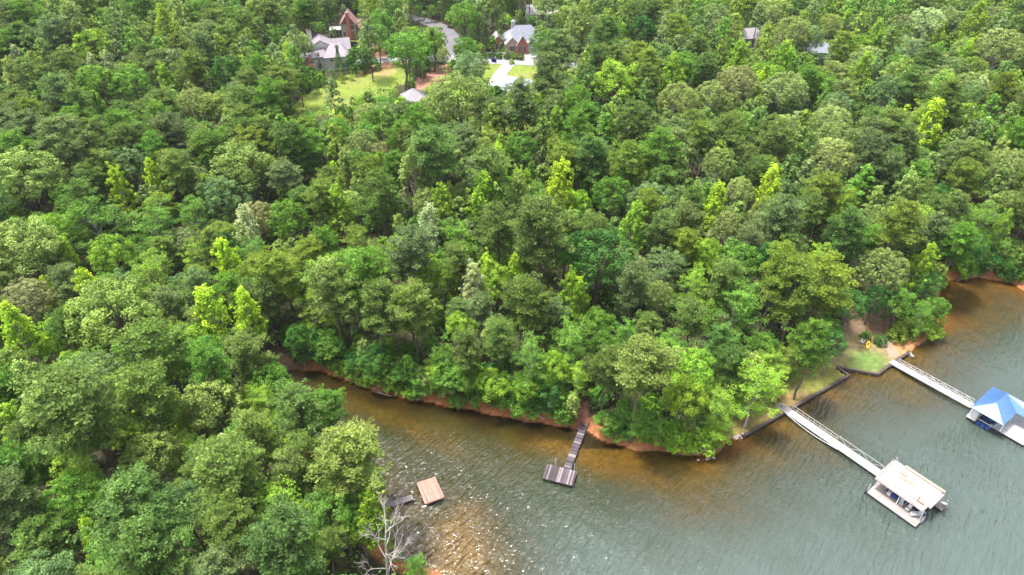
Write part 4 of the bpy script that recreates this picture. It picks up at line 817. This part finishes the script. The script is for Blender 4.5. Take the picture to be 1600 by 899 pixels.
# things on the shore lawn
g = at_ground(1356, 540); ky = empty('kayak', (g[0], g[1], g[2] + .02), R(62), 'yellow kayak lying on the green shore lawn', 'kayak')
V = []; F = []; ns, nr = 13, 8
for i in range(ns):
    t = i / (ns - 1); x = (t - .5) * 2.9; w = .36 * math.sin(math.pi * min(1, max(0, t))) ** .55 + .01; h0 = .12 * abs(2 * t - 1) ** 3
    for k in range(nr): a = 2 * math.pi * k / nr; V.append((x, w * math.cos(a), .17 + h0 + .16 * math.sin(a) * (.35 + .65 * math.sin(math.pi * t) ** .5)))
for i in range(ns - 1):
    for k in range(nr): F.append((i*nr+k, i*nr+(k+1)%nr, (i+1)*nr+(k+1)%nr, (i+1)*nr+k))
me = bpy.data.meshes.new('hull'); me.from_pydata(V, [], F + [tuple(range(nr))[::-1], tuple(range((ns-1)*nr, ns*nr))]); me.materials.append(M['yellow']); me.polygons.foreach_set('use_smooth', [True]*len(me.polygons)); link('hull', me, ky)
part('cockpit', M['black'], ky, (-.45,.35,-.17,.17,.30,.345), bevel=.02); part('seat', M['brown'], ky, (-.4,-.3,-.15,.15,.345,.55))
g = at_ground(1346, 536); ac = empty('lawn_chair', g, R(-140), 'white slatted lawn chair beside the yellow kayak', 'chair')
for i in range(5): part('seat_slat', M['white'], ac, (-.3,.3,-.3+i*.12,-.2+i*.12,.38-.03*i,.41-.03*i))
for i in range(5): mb = MB(); x = -.28 + i * .115; mb.quadbox([(x,.3,.25),(x+.1,.3,.25),(x+.1,.34,.25),(x,.34,.25),(x,.62,1.1),(x+.1,.62,1.1),(x+.1,.66,1.1),(x,.66,1.1)]).build('back_slat', M['white'], ac)
for sx in (-.38, .3): part('armrest', M['white'], ac, (sx,sx+.12,-.35,.45,.58,.62)); part('leg', M['white'], ac, (sx+.02,sx+.08,-.3,-.22,0,.58)); part('leg', M['white'], ac, (sx+.02,sx+.08,.35,.43,0,.58))
def rocks(u_, v_, n, spread, label):
    for i in range(n):
        g = at_ground(u_ + rD.uniform(-spread, spread), v_ + rD.uniform(-spread * .5, spread * .5)); bm_v = []; s_ = rD.uniform(.22, .5)
        me = bpy.data.meshes.new('rock'); import bmesh; bm = bmesh.new(); bmesh.ops.create_icosphere(bm, subdivisions=1, radius=s_)
        for v in bm.verts: v.co *= rD.uniform(.7, 1.2); v.co.z *= .6
        bm.to_mesh(me); bm.free(); me.materials.append(M['rock']); o = link('rock', me); o.location = (g[0], g[1], g[2] + .05); tag(o, label, 'rock', 'rocks ' + label.split(' ', 2)[2])
rocks(1153, 683, 9, 7, 'pale rock at the left end of the long seawall'); rocks(1100, 710, 10, 22, 'pale rock at the waterline of the point below bright bushes'); rocks(1420, 556, 4, 8, 'pale rock by the clay beach')
def fallen(u_, v_, ang, L, label, mm='deadbark'):
    g = at_ground(u_, v_); r = np.random.default_rng(int(u_)); tb = [(np.array([[0,0,.15],[L*.5,.1,.3],[L,0,.2]]), np.array([.14,.1,.04]))]
    for i in range(7): a = r.uniform(-1, 1); x = L * r.uniform(.35, .95); tb.append((np.array([[x,.05,.25],[x+math.cos(a)*1.0,math.sin(a)*1.1,.5+r.uniform(0,.5)]]), np.array([.05,.015])))
    V, F = tube(tb, 5); o = link('fallen_branch', np_mesh('fallen_branch', V, F, [M[mm]], smooth=True)); o.location = (g[0], g[1], g[2]); o.rotation_euler = (0, -.06, ang); tag(o, label, 'branch')
fallen(1318, 512, 2.7, 3.2, 'bare fallen branch at the left edge of the kayak lawn'); fallen(1435, 508, 2.9, 3.0, 'bare fallen branch among the bushes by the clay beach'); fallen(612, 620, 2.9, 3.6, 'pale fallen log on the clay bank of the creek', 'deadpink'); fallen(850, 655, 2.6, 3.0, 'fallen branch on the clay bank left of the old grey dock'); fallen(1495, 440, .3, 4.5, 'fallen branches at the dark head of the right inlet', 'deadpink')
g = at_ground(525, 858, .3); tpz = empty('covered_rowboat', g, .5, 'small boat under a blue cover in the shade of the near left wood', 'boat')
V = []; F = []
for i in range(9):
    t = i / 8; x = (t - .5) * 3.2; w = .6 * math.sin(math.pi * (.12 + .8 * t)) ** .6
    for k in range(7): a = math.pi * k / 6; V.append((x, w * math.cos(a), .25 + .28 * math.sin(a)))
for i in range(8):
    for k in range(6): F.append((i*7+k, i*7+k+1, (i+1)*7+k+1, (i+1)*7+k))
me = bpy.data.meshes.new('cover'); me.from_pydata(V, [], F); me.materials.append(M['tarp']); link('cover', me, tpz); part('hull', M['alu'], tpz, (-1.5,1.45,-.4,.4,0,.24), bevel=.1)
# ---------------------------------------------------------------- roads and houses on the hill
def ribbon(name, px, width, m, dz, hc=0):
    c = np.array([at_ground(*p)[:2] for p in px]); seg = np.hypot(*np.diff(c, axis=0).T); s = np.r_[0, np.cumsum(seg)]; n = max(6, int(s[-1] / 1.5)); q = np.linspace(0, s[-1], n)
    x = np.interp(q, s, c[:, 0]); y = np.interp(q, s, c[:, 1])
    for _ in range(12): x[1:-1] = (x[:-2] + x[2:] + 2 * x[1:-1]) / 4; y[1:-1] = (y[:-2] + y[2:] + 2 * y[1:-1]) / 4
    d = unit(np.column_stack([np.gradient(x), np.gradient(y)])); nr = np.column_stack([-d[:, 1], d[:, 0]]); P = np.column_stack([x, y]); k = 5; cols = [P + nr * (t * width / 2) for t in np.linspace(-1, 1, k)]
    V = np.concatenate([np.column_stack([cc, terrain(cc) + dz]) for cc in cols]); I = np.arange(k * n).reshape(k, n); F = np.stack([I[:-1, :-1], I[1:, :-1], I[1:, 1:], I[:-1, 1:]], -1).reshape(-1, 4)
    link(name, np_mesh(name, V, F, [m], smooth=True), kind='structure')
    return P, nr
def kerbs(P, nr, width):
    for s in (-1, 1):
        a = P + nr * s * width / 2; b = P + nr * s * (width / 2 + .3); za = terrain(a); n = len(P); V = np.concatenate([np.column_stack([a, za + .02]), np.column_stack([a, za + .22]), np.column_stack([b, za + .22]), np.column_stack([b, za - .1])]); I = np.arange(4 * n).reshape(4, n)
        F = np.stack([I[:-1, :-1], I[1:, :-1], I[1:, 1:], I[:-1, 1:]], -1).reshape(-1, 4); link('kerb', np_mesh('kerb', V, F, [M['concrete']]), kind='structure')
k1 = ribbon('road', [(610,24),(650,29),(674,36),(694,46),(705,58),(710,70),(713,84),(716,92)], 6.6, M['asphalt'], .10)
k2 = ribbon('road', [(650,91),(690,92),(716,93),(745,94.5),(790,96),(840,98),(900,101),(980,106)], 6.4, M['concrete'], .104); kerbs(*k2, 6.4)
ribbon('driveway', [(680,93),(650,92),(620,93),(600,94),(575,96),(556,98)], 5.0, M['concrete'], .12); ribbon('driveway', [(798,98.5),(792,104),(783,114),(776,124),(772,136)], 4.2, M['concrete'], .13); ribbon('driveway', [(835,97),(832,90),(828,82)], 5, M['concrete'], .13)
ribbon('driveway', [(745,84),(765,82),(785,84),(800,84)], 2.0, M['concrete'], .12)
def gable(mb, x0, x1, y0, y1, z, h, axis='y', ov=.4):
    if axis == 'y':
        xm = (x0 + x1) / 2; s = h / ((x1 - x0) / 2); zl = z - s * ov; a = [(x0-ov,y0-ov,zl),(xm,y0-ov,z+h),(xm,y1+ov,z+h),(x0-ov,y1+ov,zl)]; b = [(xm,y0-ov,z+h),(x1+ov,y0-ov,zl),(x1+ov,y1+ov,zl),(xm,y1+ov,z+h)]
    else:
        ym = (y0 + y1) / 2; s = h / ((y1 - y0) / 2); zl = z - s * ov; a = [(x0-ov,y0-ov,zl),(x1+ov,y0-ov,zl),(x1+ov,ym,z+h),(x0-ov,ym,z+h)]; b = [(x0-ov,ym,z+h),(x1+ov,ym,z+h),(x1+ov,y1+ov,zl),(x0-ov,y1+ov,zl)]
    mb.slab([(p[0],p[1],p[2]+.14) for p in a], .14); mb.slab([(p[0],p[1],p[2]+.14) for p in b], .14); return mb
def gend(mb, x0, x1, y, z, h, t=.12): mb.v += []; o = len(mb.v); mb.v += [(x0,y,z),(x1,y,z),((x0+x1)/2,y,z+h),(x0,y+t,z),(x1,y+t,z),((x0+x1)/2,y+t,z+h)]; mb.f += [(o,o+1,o+2),(o+5,o+4,o+3),(o,o+3,o+4,o+1),(o+1,o+4,o+5,o+2),(o+2,o+5,o+3,o)]; return mb
def hip(mb, x0, x1, y0, y1, z, h, inset, ov=.45, axis='x'):
    s = ov * .5; A,B,C_,D_ = (x0-ov,y0-ov,z-s),(x1+ov,y0-ov,z-s),(x1+ov,y1+ov,z-s),(x0-ov,y1+ov,z-s)
    if axis == 'x': ym=(y0+y1)/2; p,q=(x0+inset,ym,z+h),(x1-inset,ym,z+h); fs=[(A,B,q,p),(B,C_,q),(C_,D_,p,q),(D_,A,p)]
    else: xm=(x0+x1)/2; p,q=(xm,y0+inset,z+h),(xm,y1-inset,z+h); fs=[(A,B,p),(B,C_,q,p),(C_,D_,q),(D_,A,p,q)]
    for f in fs: mb.poly(f)
    mb.poly((D_,C_,B,A)); return mb
def win(par, x, y, z, w, h, face='y', frame='white'):
    t = .05
    if face == 'y': fr = part('window', M[frame], par, (x-.08,x+w+.08,y-t,y-.003,z-.08,z), (x-.08,x+w+.08,y-t,y-.003,z+h,z+h+.08), (x-.08,x,y-t,y-.003,z,z+h), (x+w,x+w+.08,y-t,y-.003,z,z+h), (x+w/2-.03,x+w/2+.03,y-t,y-.003,z,z+h)); part('pane', M['glass'], fr, (x,x+w,y-.025,y-.004,z,z+h))
    else: fr = part('window', M[frame], par, (x-t,x-.003,y-.08,y+w+.08,z-.08,z), (x-t,x-.003,y-.08,y+w+.08,z+h,z+h+.08), (x-t,x-.003,y-.08,y,z,z+h), (x-t,x-.003,y+w,y+w+.08,z,z+h)); part('pane', M['glass'], fr, (x-.025,x-.004,y,y+w,z,z+h))
# mauve-roofed house
g = at_ground(511, 112); hA = empty('house', (g[0], g[1], g[2]), R(15), 'pale two-storey house with mauve-grey gabled roofs and white chimney', 'house')
part('wall', M['siding'], hA, (0,7.6,0,9,-1,4.7)); part('wall', M['siding'], hA, (-3.7,-.003,.9,8.5,-1,4.5)); part('wall', M['siding'], hA, (-4.2,2.6,4.2,11.5,4.3,7.0))
gend(MB(), -4.2, 2.6, 4.08, 7.0, 1.9).build('gable_wall', M['siding'], hA)
hip(MB(), 0, 7.6, 0, 9, 4.72, 2.9, 2.2).build('roof', M['shingleA'], hA); mb = MB(); mb.slab([(-4.2,.4,4.55),(.3,.4,4.75),(.3,4.4,6.6),(-4.2,4.4,5.9)], .15).build('roof', M['shingleA'], hA)
gable(MB(), -4.2, 2.6, 4.3, 11.5, 7.0, 1.9).build('roof', M['shingleA'], hA); mb = MB(); mb.slab([(-8.0,2.6,4.0),(-3.9,2.6,4.7),(-3.9,6.6,4.7),(-8.0,6.6,4.0)], .15).build('porch_roof', M['shingleA'], hA); gable(MB(), 2.6, 8.6, 7, 14, 4.8, 2.6, 'x').build('roof', M['shingleA'], hA); part('wall', M['siding'], hA, (2.7,8.5,9.003,14,-1,4.8))
ch = part('chimney', M['white'], hA, (-4.6,-3.2,10.6,11.9,-1,10.4)); part('chimney_cap', M['shingleR'], ch, (-4.7,-3.1,10.5,12.0,10.403,10.6))
for x in (-7.8, -4.3): part('porch_post', M['white'], hA, (x,x+.2,2.8,3.0,-1,4.0))
win(hA, -2.4, .9, 1.0, .9, 1.5); win(hA, 1.6, 0, 3.3, .9, .3, frame='black'); win(hA, 3.0, 0, 1.0, 1.0, 1.4); win(hA, 5.4, 0, 1.0, 1.0, 1.4); win(hA, -4.2, 5.0, 5.1, 1.4, 1.2, 'x'); win(hA, -4.2, 7.4, 5.1, 1.4, 1.2, 'x')
# tan house
g = at_ground(544, 62); hB = empty('house', g, R(8), 'tan house with steep red-brown roof and white-posted porch behind the trees', 'house')
part('wall', M['cream'], hB, (-2,3.2,0,8,-1,5.4)); gend(MB(), -2, 3.2, -.12, 5.4, 3.4).build('gable_wall', M['shingleR'], hB); gable(MB(), -2, 3.2, 0, 8, 5.4, 3.4).build('roof', M['shingleR'], hB); part('chimney', M['brick'], hB, (.2,1.4,-.9,-.13,-1,9.6)); part('door', M['brown'], hB, (1.6,2.7,-.1,-.003,0,2.8)); win(hB, 1.6, 0, 3.6, 1.1, 1.3, frame='brown'); win(hB, -1.4, 0, 1.2, .9, 1.6)
part('porch_roof', M['shingleD'], hB, (-6.4,-2.0,.5,5,3.3,3.45)); part('porch_deck', M['tan'], hB, (-6.4,-2.0,.5,5,.2,.4)); bars('porch_post', M['white'], hB, [((x,.6,.4),(x,.6,3.3)) for x in (-6.3,-5.2,-4.1,-3.0)], .12); part('porch_screen', M['glass'], hB, (-6.3,-2.1,1.0,1.1,.4,3.2)); part('wall', M['cream'], hB, (3.203,7,3,9,-1,3.4)); gable(MB(), 3.3, 7, 3, 9, 3.4, 2.0, 'x').build('roof', M['shingleR'], hB)
# brick house
g = at_ground(793, 84); hC = empty('house', g, R(8), 'red brick house with wide grey hipped roof and white-trimmed front gables', 'house')
part('wall', M['brick'], hC, (0,13.4,2.2,12,-1,3.3)); hip(MB(), 0, 13.4, 2.2, 12, 3.32, 4.2, 4.2).build('roof', M['shingleC'], hC)
for x0, x1, y0, hh in ((-.6,4.0,0,2.3),(3.2,7.0,-.9,3.0)):
    part('wall', M['brick'], hC, (x0,x1,y0,3.0,-1,3.2 + (y0 < 0) * .004)); gend(MB(), x0, x1, y0 - .004, 3.2, hh, .2).build('gable_wall', M['brick'], hC); gable(MB(), x0, x1, y0, 6.5, 3.2, hh, 'y', .3).build('roof', M['shingleC'], hC)
    xm = (x0 + x1) / 2; s_ = hh / ((x1 - x0) / 2); bars('gable_trim', M['white'], hC, [((x0-.3,y0-.36,3.25-s_*.3),(xm,y0-.36,3.25+hh)),((xm,y0-.36,3.25+hh),(x1+.3,y0-.36,3.25-s_*.3))], .2)
win(hC, 1.1, 0, .7, 1.1, 1.7); win(hC, 4.5, -.9, .7, 1.2, 1.8)
for x, y in ((.65,0),(2.35,0),(4.05,-.9),(5.85,-.9)): part('shutter', M['black'], hC, (x,x+.32,y-.06,y-.003,.65,2.45))
part('garage', M['siding'], hC, (7.003,11.5,0.6,2.2,-1,3.2)); part('garage_door', M['white'], hC, (7.8,10.8,.54,.597,0,2.4)); part('garage_roof', M['shingleC'], hC, (6.9,11.8,.2,2.4,3.22,3.36))
part('wall', M['brick'], hC, (-5.0,-.603,3.2,9,-1,3.0)); gend(MB(), -5.0, -.7, 3.08, 3.0, 2.2).build('gable_wall', M['brick'], hC); gable(MB(), -5.0, -.7, 3.2, 9, 3.0, 2.2, 'y', .3).build('roof', M['shingleD'], hC); win(hC, -3.8, 3.2, .6, 1.0, 1.7); win(hC, -2.2, 3.2, .6, 1.0, 1.7)
ch = part('chimney', M['white'], hC, (2.6,3.9,8.2,9.2,3,8.6)); part('chimney_cap', M['alu'], ch, (3.0,3.5,8.5,8.9,8.603,9.1))
# hidden roofs
g = at_ground(646, 150, 3.6); hD = empty('garden_pavilion', g, R(12), 'pale grey hipped roof standing among tree tops below the left lawn', 'building'); part('wall', M['siding'], hD, (-3.2,3.2,-3.2,3.2,-1,3.4)); hip(MB(), -3.2, 3.2, -3.2, 3.2, 3.42, 2.5, 3.1).build('roof', M['shingleD'], hD); win(hD, -1, -3.2, 1, 1, 1.4)
g = at_ground(808, 131, 4.2); hE = empty('house', g, R(-28), 'mostly hidden house with a blue-grey roof below the right lawn', 'house'); part('wall', M['siding'], hE, (-3.5,6,-4,4,-1,3.3)); gable(MB(), -3.5, 6, -4, 4, 3.3, 2.7, 'x').build('roof', M['shingleC'], hE); win(hE, -1, -4, 1, 1, 1.4)
def hut(u_, v_, w, d, h, rz, mw, mr_, label):
    g = at_ground(u_, v_); o = empty('house', g, rz, label, 'house'); part('wall', M[mw], o, (-w/2,w/2,0,d,-1,h)); gable(MB(), -w/2, w/2, 0, d, h, 2.4, 'x').build('roof', M[mr_], o); gx_ = MB(); o0 = w/2
    for i in range(3): win(o, -w/2 + .8 + i * (w - 1.6) / 3, 0, 1.0, 1.1, 1.5)
    part('door', M['brown'], o, (w/2-1.3,w/2-.3,-.07,-.003,0,2.1))
hut(1169, 74, 8, 7, 3.2, .2, 'white', 'shingleD', 'white house glimpsed behind pines right of the top centre'); hut(1288, 104, 12, 8, 4.6, -.15, 'siding', 'shingleC', 'pale lavender house largely hidden behind the domed oaks'); hut(848, 36, 12, 8, 3.4, .1, 'siding', 'shingleD', 'pale house in shade behind the brick house')
# small street things
def wheelie(u_, v_, label):
    g = at_ground(u_, v_); o = empty('wheelie_bin', (g[0], g[1], g[2] + .1), .4, label, 'bin'); mb = MB(); mb.quadbox([(-.32,-.35,.08),(.32,-.35,.08),(.32,.35,.08),(-.32,.35,.08),(-.42,-.45,1.2),(.42,-.45,1.2),(.42,.45,1.2),(-.42,.45,1.2)]).build('body', M['navy'], o); part('lid', M['navy'], o, (-.46,.46,-.5,.48,1.203,1.3), bevel=.03)
    for x in (-.34, .28): part('wheel', M['black'], o, (x,x+.08,.28,.48,0,.22), bevel=.03)
wheelie(770, 97.5, 'dark blue wheeled bin at the kerb, left one of two'); wheelie(773.5, 98, 'dark blue wheeled bin at the kerb beside the pale driveway')
def mailbox(u_, v_, label):
    g = at_ground(u_, v_); o = empty('mailbox', g, .3, label, 'mailbox'); part('post', M['wallwood'], o, (-.08,.08,-.08,.08,-.3,1.1)); part('box', M['black'], o, (-.15,.15,-.35,.3,1.103,1.42), bevel=.06)
mailbox(709.5, 76, 'dark mailbox on a post beside the curving road'); mailbox(687.5, 51, 'dark mailbox on a post near the road bend')
a, b = at_ground(546, 73), at_ground(572, 75); fe = empty('garden_fence', a, math.atan2(b[1]-a[1], b[0]-a[0]), 'dark brown board fence behind the mauve-roofed house', 'fence'); L = float(np.hypot(*(b - a)[:2])); n = int(L / .3)
fb = MB(); [fb.box(i * .3, i * .3 + .28, 0, .04, -.6, 1.9 + rD.uniform(-.03, .03)) for i in range(n)]; fb.build('fence_boards', M['wallwood'], fe, kind='stuff'); part('rail', M['wallwood'], fe, (0,L,.043,.1,.4,.5), (0,L,.043,.1,1.4,1.5)); [part('post', M['wallwood'], fe, (x,x+.12,.103,.22,-.6,2.0)) for x in np.linspace(0, L - .2, 4)]
# ---------------------------------------------------------------- air
hz = MB().box(-420, 420, -130, 560, -8, 92).build('haze', bpy.data.materials.new('haze_air'), None, kind='stuff')
hm_ = hz.data.materials[0]; hm_.use_nodes = True; t = hm_.node_tree; t.nodes.clear(); o_ = t.nodes.new('ShaderNodeOutputMaterial'); pv = t.nodes.new('ShaderNodeVolumePrincipled'); pv.inputs['Color'].default_value = (.86, .92, 1, 1); pv.inputs['Density'].default_value = HAZE; pv.inputs['Anisotropy'].default_value = .2; t.links.new(pv.outputs[0], o_.inputs['Volume'])
